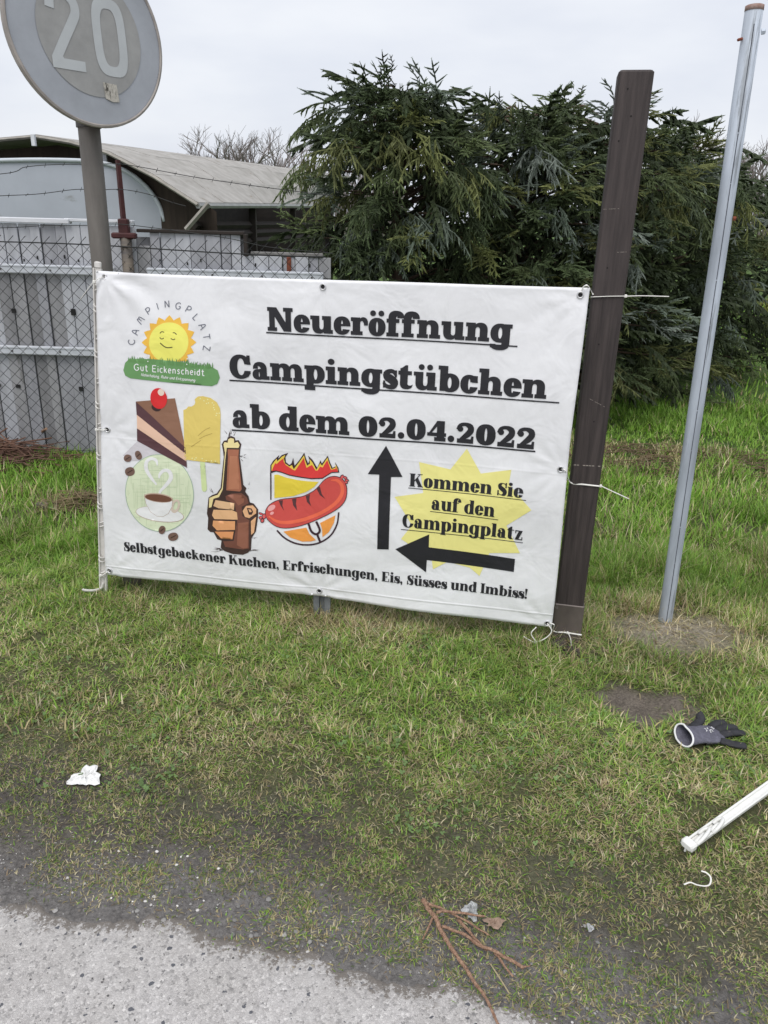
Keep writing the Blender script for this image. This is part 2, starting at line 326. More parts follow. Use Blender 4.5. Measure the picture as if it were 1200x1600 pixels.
idx = np.arange(nu*nv).reshape(nv, nu)
F1 = np.stack([idx[:-1, :-1], idx[1:, :-1], idx[1:, 1:], idx[:-1, 1:]], -1).reshape(-1, 4)
rim = list(idx[0])+list(idx[1:, -1])+list(idx[-1, -2::-1])+list(idx[-2:0:-1, 0]); M_ = nu*nv
FR = np.array([(rim[i], rim[(i+1) % len(rim)], rim[(i+1) % len(rim)]+M_, rim[i]+M_) for i in range(len(rim))])
def vinyl(name, col, rough=.42, dirt=False):
    m = bpy.data.materials.new(name); m.use_nodes = True; n = m.node_tree.nodes; l = m.node_tree.links; b = n['Principled BSDF']
    b.inputs['Base Color'].default_value = tuple(col)+(1,); b.inputs['Roughness'].default_value = rough; b.inputs['Specular IOR Level'].default_value = .35
    c = n.new('ShaderNodeTexCoord'); z = n.new('ShaderNodeTexNoise'); z.inputs['Scale'].default_value = 7; z.inputs['Detail'].default_value = 3; z.inputs['Distortion'].default_value = .6; l.new(c.outputs['Object'], z.inputs['Vector'])
    z2 = n.new('ShaderNodeTexNoise'); z2.noise_type = 'RIDGED_MULTIFRACTAL'; z2.inputs['Scale'].default_value = 9; z2.inputs['Detail'].default_value = 3; l.new(c.outputs['Object'], z2.inputs['Vector'])
    a = n.new('ShaderNodeMath'); a.operation = 'MULTIPLY_ADD'; a.inputs[1].default_value = .06; l.new(z2.outputs['Fac'], a.inputs[0]); l.new(z.outputs['Fac'], a.inputs[2])
    sx = n.new('ShaderNodeSeparateXYZ'); l.new(c.outputs['Object'], sx.inputs[0]); hgt = a
    wz_ = n.new('ShaderNodeMath'); wz_.operation = 'MULTIPLY_ADD'; wz_.inputs[1].default_value = .025; l.new(z.outputs['Fac'], wz_.inputs[0]); l.new(sx.outputs['X'], wz_.inputs[2])
    for src, pos_, wd_, am_ in (('X', .03, .007, .10), ('X', .445, .006, .07), ('X', -.45, .006, .06), ('Z', .62, .007, .05), ('Z', .055, .006, .16)):
        u_ = n.new('ShaderNodeMath'); u_.operation = 'SUBTRACT'; u_.inputs[1].default_value = pos_+(.0125 if src == 'X' else 0); l.new(wz_.outputs[0] if src == 'X' else sx.outputs['Z'], u_.inputs[0]); v_ = n.new('ShaderNodeMath'); v_.operation = 'ABSOLUTE'; l.new(u_.outputs[0], v_.inputs[0])
        mr = n.new('ShaderNodeMapRange'); mr.inputs['From Min'].default_value = 0; mr.inputs['From Max'].default_value = wd_; mr.inputs['To Min'].default_value = am_; mr.inputs['To Max'].default_value = 0; l.new(v_.outputs[0], mr.inputs['Value']); ad_ = n.new('ShaderNodeMath'); ad_.operation = 'ADD'; l.new(hgt.outputs[0], ad_.inputs[0]); l.new(mr.outputs[0], ad_.inputs[1]); hgt = ad_
    a = hgt
    bp = n.new('ShaderNodeBump'); bp.inputs['Strength'].default_value = .45; bp.inputs['Distance'].default_value = .02; l.new(a.outputs[0], bp.inputs['Height']); l.new(bp.outputs[0], b.inputs['Normal'])
    if dirt:
        z3 = n.new('ShaderNodeTexNoise'); z3.inputs['Scale'].default_value = 3; z3.inputs['Detail'].default_value = 9; z3.inputs['Roughness'].default_value = .72; l.new(c.outputs['Object'], z3.inputs['Vector'])
        r = n.new('ShaderNodeValToRGB'); r.color_ramp.elements[0].position = .28; r.color_ramp.elements[0].color = tuple(v*.86 for v in col)+(1,); r.color_ramp.elements[1].position = .58; r.color_ramp.elements[1].color = tuple(col)+(1,)
        l.new(z3.outputs['Fac'], r.inputs[0]); l.new(r.outputs[0], b.inputs['Base Color'])
    return m
mv = vinyl('white_vinyl', (.83, .835, .85), .38, True)
mesh('sheet', np.vstack([BV, BV2]), np.vstack([F1, F1[:, ::-1]+M_, FR]), mv, ban, smooth=True)

# ---- flat print: polygons -> thin skins lying on the sheet
def rect(x0, y0, x1, y1): return np.array([(x0, y0), (x1, y0), (x1, y1), (x0, y1)], float)
def ell(cx, cy, rx, ry, p=2.0, n=28, rot=0.0):
    t = np.linspace(0, 2*math.pi, n, endpoint=False); c, s = np.cos(t), np.sin(t)
    x = rx*np.sign(c)*np.abs(c)**(2/p); y = ry*np.sign(s)*np.abs(s)**(2/p); cr_, sr_ = math.cos(rot), math.sin(rot)
    return np.stack([cx+x*cr_-y*sr_, cy+x*sr_+y*cr_], -1)
def stroke(P, wd, k=4):
    """ribbon as a list of plus quads"""
    P = smooth_path(np.array(P, float), k) if len(P) > 2 else np.array(P, float); m = len(P)
    wd = np.full(m, wd) if np.isscalar(wd) else np.interp(np.linspace(0, 1, m), np.linspace(0, 1, len(wd)), wd)
    T = np.gradient(P, axis=0); T /= np.maximum(np.linalg.norm(T, axis=1, keepdims=True), 1e-9); Nn = np.stack([-T[:, 1], T[:, 0]], -1)
    a = P+Nn*wd[:, None]/2; b = P-Nn*wd[:, None]/2
    return [(1, np.array([a[i], b[i], b[i+1], a[i+1]])) for i in range(m-1)]
def pip(pt, poly):
    x, y = pt[:, 0], pt[:, 1]; ins = np.zeros(len(pt), bool); j = len(poly)-1
    for i in range(len(poly)):
        xi, yi = poly[i]; xj, yj = poly[j]
        if yi != yj:
            c = ((yi > y) != (yj > y)) & (x < (xj-xi)*(y-yi)/(yj-yi)+xi); ins ^= c
        j = i
    return ins
def densify(P, d):
    out = []
    for i in range(len(P)):
        a, b = P[i], P[(i+1) % len(P)]; k = max(1, int(np.ceil(np.linalg.norm(b-a)/d)))
        out += [a+(b-a)*j/k for j in range(k)]
    return np.array(out)
def fill(ops, grid=None):
    vs_, es = [], []
    if grid: ops = [(s_, densify(np.asarray(P, float), grid*.8)) for s_, P in ops]
    for sgn, P in ops:
        k0 = len(vs_); vs_ += [Vector(p) for p in P]; es += [(k0+i, k0+(i+1) % len(P)) for i in range(len(P))]
    if grid:
        Q = np.vstack([P for s_, P in ops]); lo, hi = Q.min(0), Q.max(0)
        for a in np.arange(lo[0]+grid*.51, hi[0], grid):
            for b in np.arange(lo[1]+grid*.47, hi[1], grid): vs_.append(Vector((a, b)))
    r = delaunay_2d_cdt(vs_, es, [], 0, 1e-7); V2 = np.array([tuple(v) for v in r[0]]); T3 = np.array(r[2])
    c = V2[T3].mean(1); ins = np.zeros(len(c), bool)
    for sgn, P in ops:
        m = pip(c, P); ins = (ins | m) if sgn > 0 else (ins & ~m)
    return V2, T3[ins]
INK = {}
def ink(rgb, k=.80):
    key = tuple(rgb)
    if key not in INK:
        c = tuple(min(.85, v*1.12) for v in lin(rgb)); INK[key] = vinyl('print_%d_%d_%d' % key, c, .42)
    return INK[key]
def skin(name, pieces, rgb, layer, parent=None, surf=None):
    """pieces: list of (V2,T) in sheet metres"""
    V, F, k = [], [], 0
    for v2, t in pieces:
        if len(t) == 0: continue
        a, b, c = v2[t[:, 0]], v2[t[:, 1]], v2[t[:, 2]]; cr_ = (b[:, 0]-a[:, 0])*(c[:, 1]-a[:, 1])-(b[:, 1]-a[:, 1])*(c[:, 0]-a[:, 0])
        t = np.where(cr_[:, None] > 0, t, t[:, ::-1]); V.append(v2); F.append(t+k); k += len(v2)
    V = np.vstack(V); F = np.vstack(F); used = np.unique(F); rem = np.zeros(len(V), int); rem[used] = np.arange(len(used))
    P = bsurf(V[used, 0], V[used, 1], .0011+.00035*layer)
    return mesh(name, P, rem[F], ink(rgb), parent or ban, smooth=True)
def pxops(ops): return [(s_, pls(P)) for s_, P in ops]
class Zoom:                       # picture coordinates inside one enlarged detail of the print
    def __init__(s, x, y, k): s.x, s.y, s.k = x, y, k
    def __call__(s, P): return np.array([(s.x+p[0]/s.k, s.y+p[1]/s.k) for p in P])
    def art(s, name, polys, rgb, layer, grid=.02):
        ops = []
        for p in polys:
            if isinstance(p, tuple) and len(p) == 2 and p[0] in (1, -1) and hasattr(p[1], '__len__'): ops.append((p[0], pls(s(p[1]))))
            else: ops.append((1, pls(s(p))))
        return skin(name, [fill(ops, grid)], rgb, layer)

# ---- lettering: a slab face and a fat face drawn from stems, bowls and serifs
SLAB = dict(w=.44, t=.22, h=.22, e=.11, c=.25, slab=True); FAT = dict(w=.43, t=.075, h=.08, e=.10, c=.23, slab=False)
def glyph(ch, S):
    w, t, h, e, c, sb = S['w'], S['t'], S['h'], S['e'], S['c'], S['slab']; A = 1.42; D = -.42; CP = 1.36
    P, M = (lambda p: (1, p)), (lambda p: (-1, p))
    dots = []
    if ch in 'öü':
        cx = .5 if ch == 'ö' else (2*e+2*w+c)/2
        dots = [P(ell(cx-.24, 1.27, .17, .16)), P(ell(cx+.24, 1.27, .17, .16))]; ch = 'o' if ch == 'ö' else 'u'
    o = []; adv = 1
    def stem(x, y0, y1, tl=0, bl=0, tr=0, br=0, ww=None):
        ww = ww or w; o.append(P(rect(x, y0, x+ww, y1)))
        if tl or tr: o.append(P(rect(x-e*tl, y1-t, x+ww+e*tr, y1)))
        if bl or br: o.append(P(rect(x-e*bl, y0, x+ww+e*br, y0+t)))
    def arch(x1, x2, up=True):       # joins stem right edge x1 to stem at x2
        th = .25 if sb else .13; oy = .58; c2 = (x1-.12+x2+w)/2; rx = (x2+w-x1+.12)/2; f = (lambda y: y) if up else (lambda y: 1-y)
        def fl(p): return np.stack([p[:, 0], f(p[:, 1])], -1)
        o.append(P(fl(ell(c2, oy, rx, 1.02-oy, 2.3)))); o.append(M(fl(rect(x1-.3, -.2, x2+w+.1, oy)))) if False else None
        o.append(P(fl(rect(x2, .0 if up else 0, x2+w, oy))))
        o.append(M(fl(ell((x1+x2)/2, oy, (x2-x1)/2, 1.02-th-oy, 2.3)))); o.append(M(fl(rect(x1, .0, x2, oy))))
        o.append(M(fl(rect(x1-.2, -.1, x1, oy))))
    if ch in 'nhm':
        x = e; xs_ = [e]
        for _ in range(2 if ch == 'm' else 1):
            arch(x+w, x+w+c); x = x+w+c; xs_.append(x)
        stem(e, 0, A if ch == 'h' else 1, 1, 1, 0, .8)
        for x in xs_[1:]: stem(x, 0, .6, 0, .8, 0, .8 if x != xs_[-1] else 1); 
        # trim the upper serif that stem() adds nothing for
        adv = xs_[-1]+w+e
    elif ch == 'u':
        x2 = e+w+c; 
        th = .25 if sb else .13; oy = .42; c2 = (e+x2+.12)/2+.0; rx = (x2+.12-e)/2
        o += [P(ell(c2, oy, rx, oy+.02, 2.3)), P(rect(e, oy, e+w, 1)), M(ell((e+w+x2)/2, oy, c/2, oy+.02-th, 2.3)), M(rect(e+w, oy, x2, 1)), M(rect(x2, oy, x2+.3, 1))]
        stem(e, .6, 1, 1); stem(x2, 0, 1, .8, 0, 0, 1); adv = x2+w+e
    elif ch in 'oec':
        o += [P(ell(.5, .5, .5, .525, 2.2)), M(ell(.5, .5, .5-w, .525-h, 2.0))]
        if ch == 'e':
            bh = .13 if sb else .07; o += [P(rect(.3, .47, .8, .47+bh)), M(np.array([(.53, .31), (1.1, .27), (1.1, .47), (.53, .47)]))]
        if ch == 'c':
            o += [M(rect(.52, .36, 1.1, .62))]
            o += [P(rect(.66, .60, .96, .98))] if sb else [P(ell(.76, .70, .2, .17))]
        adv = 1.0 if ch == 'o' else .97
    elif ch == 'a':
        o += [P(ell(.48, .60, .42, .425, 2.3)), M(ell(.34, .58, .20, .425-h, 2.2)), M(rect(-.1, .3, .42, .60)), P(rect(.07, .62, .36, .80)) if sb else P(ell(.24, .70, .17, .15))]
        o += [P(ell(.40, .29, .38, .315, 2.2)), M(ell(.43, .29, .38-w*.80, .315-h*.75, 2.0)), P(rect(.90-w, .0, .90, .62)), P(rect(.8, 0, 1.06, t if sb else .07))]; adv = 1.06
    elif ch in 'bdpqg':
        R_ = 1.10; bowl = [P(ell(e+R_/2+.02, .5, R_/2, .525, 2.2)), M(ell(e+R_/2+.01, .5, R_/2-w, .525-h, 2.0))]
        if ch == 'b': o += bowl; stem(e, 0.02, A, 1); o.append(M(ell(e+R_/2+.01, .5, R_/2-w, .525-h, 2.0))); adv = e+R_+.02
        elif ch == 'p': o += bowl; stem(e, D, 1, 1, 1, 0, .9); o.append(M(ell(e+R_/2+.01, .5, R_/2-w, .525-h, 2.0))); adv = e+R_+.02
        else:
            bowl = [P(ell(R_/2, .5, R_/2, .525, 2.2)), M(ell(R_/2, .5, R_/2-w, .525-h, 2.0))]; x = R_-w
            if ch == 'g':
                o += [P(ell(R_/2, -.08, R_/2, .36, 2.3)), M(ell(R_/2-.06, -.06, R_/2-w*.86, .36-h, 2.2)), M(rect(-.1, -.10, .5, .5)), P(rect(.02, -.30, .30, -.10)) if sb else P(ell(.2, -.22, .17, .14))]
                o += bowl+[P(rect(x, -.1, x+w, 1)), P(rect(x, 1-t, x+w+e, 1)), M(ell(R_/2, .5, R_/2-w, .525-h, 2.0))]
            else:
                o += bowl; stem(x, 0, A if ch == 'd' else 1, 1, 0, 0, 1); o.append(M(ell(R_/2, .5, R_/2-w, .525-h, 2.0)))
            adv = R_+e
    elif ch in 'il': stem(e, 0, 1 if ch == 'i' else A, 1, 1, 0, 1); adv = 2*e+w; o += [P(ell(e+w/2, 1.28, .20, .17))] if ch == 'i' else []
    elif ch == 'I': stem(e, 0, CP, 1.2, 1.2, 1.2, 1.2); adv = 2.2*e+w
    elif ch == 'f':
        o += [P(ell(e+.46, 1.06, .46, .40, 2.3)), M(ell(e+w+.16, 1.02, .16, .40-h, 2.0)), M(rect(e+w, .5, 1.3, 1.05)), P(rect(.62, 1.05, .93, 1.30)) if sb else P(ell(.78, 1.16, .16, .14))]
        stem(e, 0, 1.08, 0, 1, 0, 1.4); o.append(P(rect(0, 1-t, .74, 1))); adv = .84
    elif ch == 't':
        o += [P(ell(e+.37, .30, .37, .325, 2.3)), M(ell(e+w+.14, .30, .15, .325-h, 2.0)), M(rect(e+w, .27, 1.2, .8)), P(rect(e, .3, e+w, 1.15)), P(np.array([(e, 1.1), (e+w, 1.1), (e+w, 1.32), (e+w*.7, 1.32)])), P(rect(0, 1-t, .78, 1))]; adv = .84
    elif ch == 'r':
        o += [P(ell(e+w+.19, .70, .27, .325, 2.2)), M(ell(e+w+.10, .55, .13, .26, 2)), M(rect(e+w, .1, 1.2, .56))]
        stem(e, 0, 1, 1, 1, 0, 1.3); adv = e+w+.44
    elif ch in 'sS':
        k = 1.0 if ch == 's' else CP; xw = .88 if ch == 's' else 1.05; th = h*1.0
        o += stroke([(x*xw, y*k) for x, y in ((.86, .70), (.72, .90), (.46, .94), (.24, .80), (.30, .62), (.55, .48), (.76, .32), (.70, .12), (.45, .05), (.2, .12), (.06, .30))], [th*.7, th, th*1.1, w*.85, w*1.05, w*1.1, w*1.05, w*.85, th*1.1, th, th*.7], 3)
        o += [P(rect(.78*xw, .60*k, .92*xw, 1.0*k)), P(rect(.02*xw, 0, .16*xw, .40*k))]; adv = xw*.95
    elif ch == 'k':
        stem(e, 0, A, 1, 1, 0, .8); o += [P(np.array([(e+w, .36), (.95, 1), (.95-(.3 if sb else .1), 1), (e+w, .58)])), P(np.array([(.52, .5), (.86, .0), (1.22, .0), (.78, .68)])), P(rect(.62, 1-t, 1.1, 1)), P(rect(.76, 0, 1.26, t))]; adv = 1.24
    elif ch == 'K':
        stem(e, 0, CP, 1, 1, .8, .8, w*1.05); o += [P(np.array([(e+w, .5), (1.2, CP), (1.2-(.3 if sb else .09), CP), (e+w, .66)])), P(np.array([(.62, .72), (1.02, 0), (1.44, 0), (.9, .98)])), P(rect(.86, CP-t, 1.4, CP)), P(rect(.9, 0, 1.5, t))]; adv = 1.5
    elif ch == 'z':
        o += [P(rect(.02, 1-max(t, .1), .82, 1)), P(rect(.02, 0, .86, max(t, .1))), P(np.array([(.02, .05), (.42, .05), (.82, .95), (.42, .95)])), P(rect(.02, .68, .12, 1)), P(rect(.76, 0, .86, .34))]; adv = .9
    elif ch == 'N':
        tw = w*.78 if sb else .10; X2 = 1.12
        o += [P(rect(e, 0, e+tw, CP)), P(rect(X2, 0, X2+tw, CP)), P(np.array([(e, CP), (e+.46, CP), (X2+tw, 0), (X2+tw-.46, 0)])), P(rect(0, CP-t, .5, CP)), P(rect(0, 0, e+tw+e*1.2, t)), P(rect(X2-e*1.2, CP-t, X2+tw+e, CP))]; adv = X2+tw+e
    elif ch == 'C':
        o += [P(ell(.66, .68, .66, .71, 2.2)), M(ell(.70, .68, .70-w*1.08, .71-h, 2.1)), M(rect(.82, .46, 1.5, .84)), P(rect(1.06, .82, 1.26, CP)), P(np.array([(.98, .18), (1.2, .40), (1.30, .36), (1.1, .08)]))]; adv = 1.32
    elif ch == 'E':
        stem(e, 0, CP, 1, 1, 0, 0, w*1.05); tt = max(t, .09); o += [P(rect(e, CP-tt, 1.1, CP)), P(rect(e, 0, 1.14, tt)), P(rect(e, .62, .82, .62+tt)), P(rect(1.0, .92, 1.1, CP)), P(rect(1.04, 0, 1.14, .45)), P(rect(.74, .5, .82, .84))]; adv = 1.2
    elif ch == '0': o += [P(ell(.56, .58, .56, .60, 2.3)), M(ell(.56, .58, .56-w*1.1, .60-h*1.05, 2.0))]; adv = 1.16
    elif ch == '2':
        o += stroke([(.10, .76), (.18, 1.0), (.48, 1.08), (.76, .96), (.80, .74), (.62, .50), (.38, .30), (.20, .13)], [.26, .2, .2, .34, .36, .34, .24, .2], 3)
        o += [P(ell(.20, .80, .17, .16)), P(rect(.04, 0, .98, .25)), P(np.array([(.8, .2), (.98, .2), (.98, .42), (.86, .42)]))]; adv = 1.06
    elif ch == '4': o += [P(rect(.56, 0, .56+w, 1.16)), P(np.array([(.0, .30), (.56, 1.16), (.93, 1.16), (.30, .46)])), P(rect(0, .28, 1.1, .48)), P(rect(.42, 0, 1.08, t)), M(np.array([(.27, .48), (.56, .48), (.56, .84)]))]; adv = 1.14
    elif ch == '.': o += [P(ell(.2, .19, .19, .19))]; adv = .46
    elif ch == ',': o += [P(ell(.2, .17, .17, .17)), P(np.array([(.2, .1), (.37, .17), (.33, -.08), (.16, -.22), (.12, -.16), (.22, -.04)]))]; adv = .5
    elif ch == '!': o += [P(ell(.2, .17, .17, .17)), P(np.array([(.02, CP), (.38, CP), (.25, .42), (.15, .42)])), P(ell(.2, CP-.06, .18, .12))]; adv = .46
    elif ch == ' ': return [], .5
    return [x for x in o+dots if x], adv
GL = {}
def text_line(name, txt, S, p0, p1, cap_px, rgb=(38, 38, 42), layer=3, under=None, uw=2.2, gap=.05, capk=1.36):
    a, b = pl(*p0), pl(*p1); hgt = pl(p0[0], p0[1]-cap_px)[1]-a[1]; xh = hgt/capk
    x = 0; runs = []
    for ch in txt:
        key = (ch, id(S))
        if key not in GL:
            o, adv = glyph(ch, S); GL[key] = ((fill(o, .24 if S['slab'] else None) if o else None), adv)
        g, adv = GL[key]; runs.append((g, x)); x += adv+(gap if ch != ' ' else 0)
    x -= gap; d = (b-a)/x; pieces = []
    upv = np.array([0, 1.0])
    for g, gx_ in runs:
        if g is None: continue
        v2, t3 = g; pieces.append((a+(v2[:, :1]+gx_)*d+v2[:, 1:]*upv*xh, t3))
    o = bpy.data.objects.new(name, None); COL.objects.link(o); o.parent = ban; o.empty_display_size = .02; WLOC[o.name] = WLOC[ban.name]
    for pc_ in pieces: skin('letter', [pc_], rgb, layer, o)
    if under:
        (x0, y0), (x1, y1) = under; n = np.array([0, uw/2]); P = np.array([(x0, y0), (x1, y1)], float)
        skin('underline', [fill([(1, pls([P[0]-n, P[1]-n, P[1]+n, P[0]+n]))], .015)], rgb, layer-1)
    return o
text_line('lettering', 'Neueröffnung', SLAB, (418.5, 516.5), (799, 535.5), 37, under=((416, 519.5), (808.5, 541)), uw=2.3)
text_line('lettering', 'Campingstübchen', SLAB, (359.5, 590.3), (853, 622.3), 36.5, under=((358.6, 594.2), (873.7, 628.4)), uw=2.3)
text_line('lettering', 'ab dem 02.04.2022', SLAB, (364, 667), (836, 701.5), 36, under=((363, 671.3), (836.5, 704.6)), uw=2.4)
text_line('lettering', 'Kommen Sie', FAT, (639, 760.5), (816.5, 777), 20, under=((637.5, 763.2), (822, 780.6)), uw=1.1)
text_line('lettering', 'auf den', FAT, (673.6, 796.5), (772.5, 808), 20.5, under=((672, 799.5), (778.5, 812.2)), uw=1.1)
text_line('lettering', 'Campingplatz', FAT, (628.5, 823), (816.3, 844), 20, under=((626.5, 827), (817, 847.8)), uw=1.1)
text_line('lettering', 'Selbstgebackener Kuchen, Erfrischungen, Eis, Süsses und Imbiss!', FAT, (195, 860), (824, 935.5), 14.2)
ZA = Zoom(500, 660, 2.609)
ZA.art('starburst', [[(598, 110), (655, 210), (780, 192), (770, 250), (862, 355), (760, 420), (815, 533), (690, 535), (650, 628), (610, 595), (520, 570), (460, 600), (455, 560), (330, 475), (375, 420), (303, 305), (420, 290), (402, 165), (530, 195)]], (226, 219, 138), 0)
ZA.art('arrow', [[(268, 97), (335, 225), (288, 225), (280, 518), (233, 517), (240, 215), (193, 213)]], (38, 38, 42), 2)
ZA.art('arrow', [[(307, 517), (445, 457), (443, 510), (795, 557), (790, 610), (435, 562), (432, 612)]], (38, 38, 42), 2)

# ---- thin stroke letters for the round emblem
MONO = {'C': ([[(.9, .85), (.6, 1), (.2, .85), (.05, .5), (.2, .15), (.6, 0), (.9, .15)]], 1), 'A': ([[(.05, 0), (.3, .8), (.5, 1), (.7, .8), (.95, 0)], [(.2, .4), (.8, .4)]], 1),
 'M': ([[(.0, 0), (.15, .85), (.35, 1), (.5, .75), (.5, .3)], [(.5, .75), (.7, 1), (.9, .85), (1.05, 0)]], 1.1), 'P': ([[(.15, 0), (.15, 1)], [(.15, .95), (.6, 1), (.85, .75), (.6, .45), (.15, .45)]], .9),
 'I': ([[(.1, 0), (.1, 1)]], .2), 'N': ([[(.1, 0), (.1, 1)], [(.1, 1), (.8, 0)], [(.8, 0), (.8, 1)]], .9), 'G': ([[(.85, .85), (.55, 1), (.15, .8), (.05, .45), (.25, .08), (.6, 0), (.88, .2), (.9, .45)], [(.9, .45), (.6, .45)]], 1),
 'L': ([[(.1, 1), (.1, 0)], [(.1, 0), (.7, 0)]], .75), 'T': ([[(0, 1), (.9, 1)], [(.45, 1), (.45, 0)]], .9), 'Z': ([[(.05, 1), (.8, 1)], [(.8, 1), (.05, 0)], [(.05, 0), (.85, 0)]], .9),
 'E': ([[(.75, 1), (.1, 1)], [(.1, 1), (.1, 0)], [(.1, 0), (.75, 0)], [(.1, .52), (.65, .52)]], .8), 'R': ([[(.1, 0), (.1, 1)], [(.1, 1), (.6, .97), (.7, .75), (.5, .5), (.1, .48)], [(.4, .5), (.8, 0)]], .85),
 'u': ([[(.1, .68), (.1, .25), (.3, 0), (.5, .1), (.55, .3)], [(.55, .68), (.55, 0)]], .65), 't': ([[(.25, .95), (.25, .15), (.4, 0), (.55, .05)], [(.05, .68), (.5, .68)]], .6), 'i': ([[(.1, 0), (.1, .65)], [(.1, .82), (.1, .92)]], .2),
 'c': ([[(.5, .6), (.3, .68), (.1, .5), (.08, .2), (.28, 0), (.52, .08)]], .55), 'k': ([[(.1, 0), (.1, 1)], [(.5, .68), (.12, .3)], [(.25, .42), (.55, 0)]], .58), 'e': ([[(.08, .36), (.55, .38)], [(.55, .38), (.45, .64), (.2, .66), (.07, .36), (.2, .04), (.52, .06)]], .6),
 'n': ([[(.1, 0), (.1, .68)], [(.1, .5), (.3, .68), (.52, .55), (.55, 0)]], .65), 's': ([[(.48, .58), (.28, .68), (.12, .52), (.3, .35), (.46, .18), (.3, 0), (.08, .08)]], .55), 'h': ([[(.1, 0), (.1, 1)], [(.1, .5), (.3, .68), (.52, .55), (.55, 0)]], .65),
 'd': ([[(.55, 0), (.55, 1)], [(.55, .55), (.3, .68), (.08, .4), (.2, .04), (.5, .08), (.55, .3)]], .65), 'a': ([[(.55, 0), (.55, .66)], [(.55, .5), (.3, .68), (.08, .4), (.2, .04), (.5, .1), (.55, .25)]], .65), 'r': ([[(.1, 0), (.1, .68)], [(.1, .45), (.25, .65), (.45, .64)]], .45),
 'o': ([[(.3, .68), (.08, .4), (.2, .03), (.5, .05), (.58, .4), (.3, .68)]], .65), 'l': ([[(.1, 0), (.1, 1)]], .2), 'g': ([[(.55, .66), (.55, -.2), (.3, -.32), (.1, -.2)], [(.55, .5), (.3, .68), (.08, .4), (.2, .04), (.5, .1), (.55, .25)]], .65),
 'p': ([[(.1, -.32), (.1, .68)], [(.1, .5), (.35, .68), (.58, .4), (.45, .04), (.15, .1)]], .65), ',': ([[(.12, .05), (.05, -.15)]], .25), ' ': ([], .35)}
ZB = Zoom(190, 460, 7.059)
def mono_run(name, items, wd, rgb, layer, parent=None):
    """items: (char, origin, x axis, y axis) in photo pixels"""
    ops = []
    for ch, o, ax, ay in items:
        for S in MONO[ch][0]:
            ops += [(s_, pls(P)) for s_, P in stroke([np.array(o)+p[0]*np.array(ax)+p[1]*np.array(ay) for p in S], wd, 3)]
    return skin(name, [fill(ops)], rgb, layer, parent)
def mono_text(name, txt, p0, p1, h, wd, rgb, layer, slant=0.0, gap=.22):
    p0, p1 = np.array(p0, float), np.array(p1, float); tot = sum(MONO[c][1]+gap for c in txt)-gap; ax = (p1-p0)/tot; items = []; x = 0
    for ch in txt:
        items.append((ch, p0+ax*x, ax, np.array([slant*h, -h]))); x += MONO[ch][1]+gap
    return mono_run(name, items, wd, rgb, layer)
sunC = np.array([190+535/7.059, 460+525/7.059])
rays = []
for i in range(16):
    a = -math.pi/2+i*2*math.pi/16
    for da, r in ((0, 42.2), (.10, 38.2), (.196, 34.6), (.29, 38.2)): rays.append((sunC[0]+r*math.cos(a+da), sunC[1]+r*math.sin(a+da)))
skin('sun_rays', [fill([(1, pls(rays)), (-1, pls([(100, 563), (500, 590), (500, 800), (100, 800)]))], .02)], (226, 178, 70), 0)
skin('sun_disc', [fill([(1, pls(ell(sunC[0], sunC[1], 30.6, 31.2, 2, 40))), (-1, pls([(100, 563), (500, 590), (500, 800), (100, 800)]))], .02)], (233, 222, 108), 1)
ZB.art('face', [p for S, w_ in (([(440, 425), (460, 406), (487, 412)], 9), ([(580, 418), (600, 419), (622, 438)], 9), ([(437, 470), (460, 487), (483, 475)], 9), ([(560, 480), (585, 494), (608, 485)], 9), ([(443, 530), (490, 570), (530, 582), (578, 577)], 11)) for p in stroke(S, w_, 3)], (70, 66, 40), 2, None)
pill = [(95, 712), (55, 750), (35, 830), (55, 890), (110, 919), (330, 942), (560, 967), (1000, 1009), (1060, 985), (1087, 915), (1065, 835), (1000, 797), (700, 742), (400, 709), (200, 702)]
rg = random.Random(3); blades = []
for i in range(95):
    f = rg.random(); x = 85+f*930; yb = 708+.085*(x-90)+rg.uniform(0, 14); hh = rg.uniform(25, 62)*(1.15 if 320 < x < 760 else .85); lx = rg.uniform(-22, 22); ww = rg.uniform(5, 9)
    blades.append([(x-ww, yb+20), (x+ww, yb+20), (x+lx*.4+ww*.6, yb-hh*.5), (x+lx, yb-hh), (x+lx*.4-ww*.6, yb-hh*.5)])
ZB.art('green_sign', [pill], (102, 146, 92), 2); ZB.art('printed_grass', blades, (96, 138, 84), 3, None)
ZB.art('daisies', [ell(x, y, 7, 7, 2, 8) for x, y in ((235, 680), (262, 690), (300, 672), (295, 700), (740, 705), (765, 700), (735, 765), (310, 732))], (235, 235, 225), 4, None)
cx, cy = 537, 525; items = []
for ch, x, y in (('C', 125, 520), ('A', 165, 410), ('M', 222, 280), ('P', 308, 178), ('I', 403, 130), ('N', 505, 105), ('G', 630, 125), ('P', 740, 163), ('L', 825, 248), ('A', 897, 350), ('T', 942, 465), ('Z', 945, 592)):
    up = np.array([x-cx, (y-cy)*1.0]); up = up/np.linalg.norm(up); rt = np.array([-up[1], up[0]]); o = np.array([190+x/7.059, 460+y/7.059]); hh = 10.2; wd = 8.6; aw = MONO[ch][1]
    items.append((ch, o-rt*wd*aw/2-up*hh/2, rt*wd, up*hh))
arc_text = bpy.data.objects.new('lettering', None); COL.objects.link(arc_text); arc_text.parent = ban; WLOC[arc_text.name] = WLOC[ban.name]
for it in items: mono_run('letter', [it], 1.15, (95, 98, 110), 2, arc_text)
mono_text('lettering', 'Gut Eickenscheidt', ZB([(156, 828)])[0], ZB([(925, 893)])[0], 9.8, 1.35, (238, 242, 232), 4)
mono_text('lettering', 'Naherholung, Ruhe und Entspannung', ZB([(233, 892)])[0], ZB([(822, 956)])[0], 4.2, .62, (232, 238, 226), 4, .25, .12)

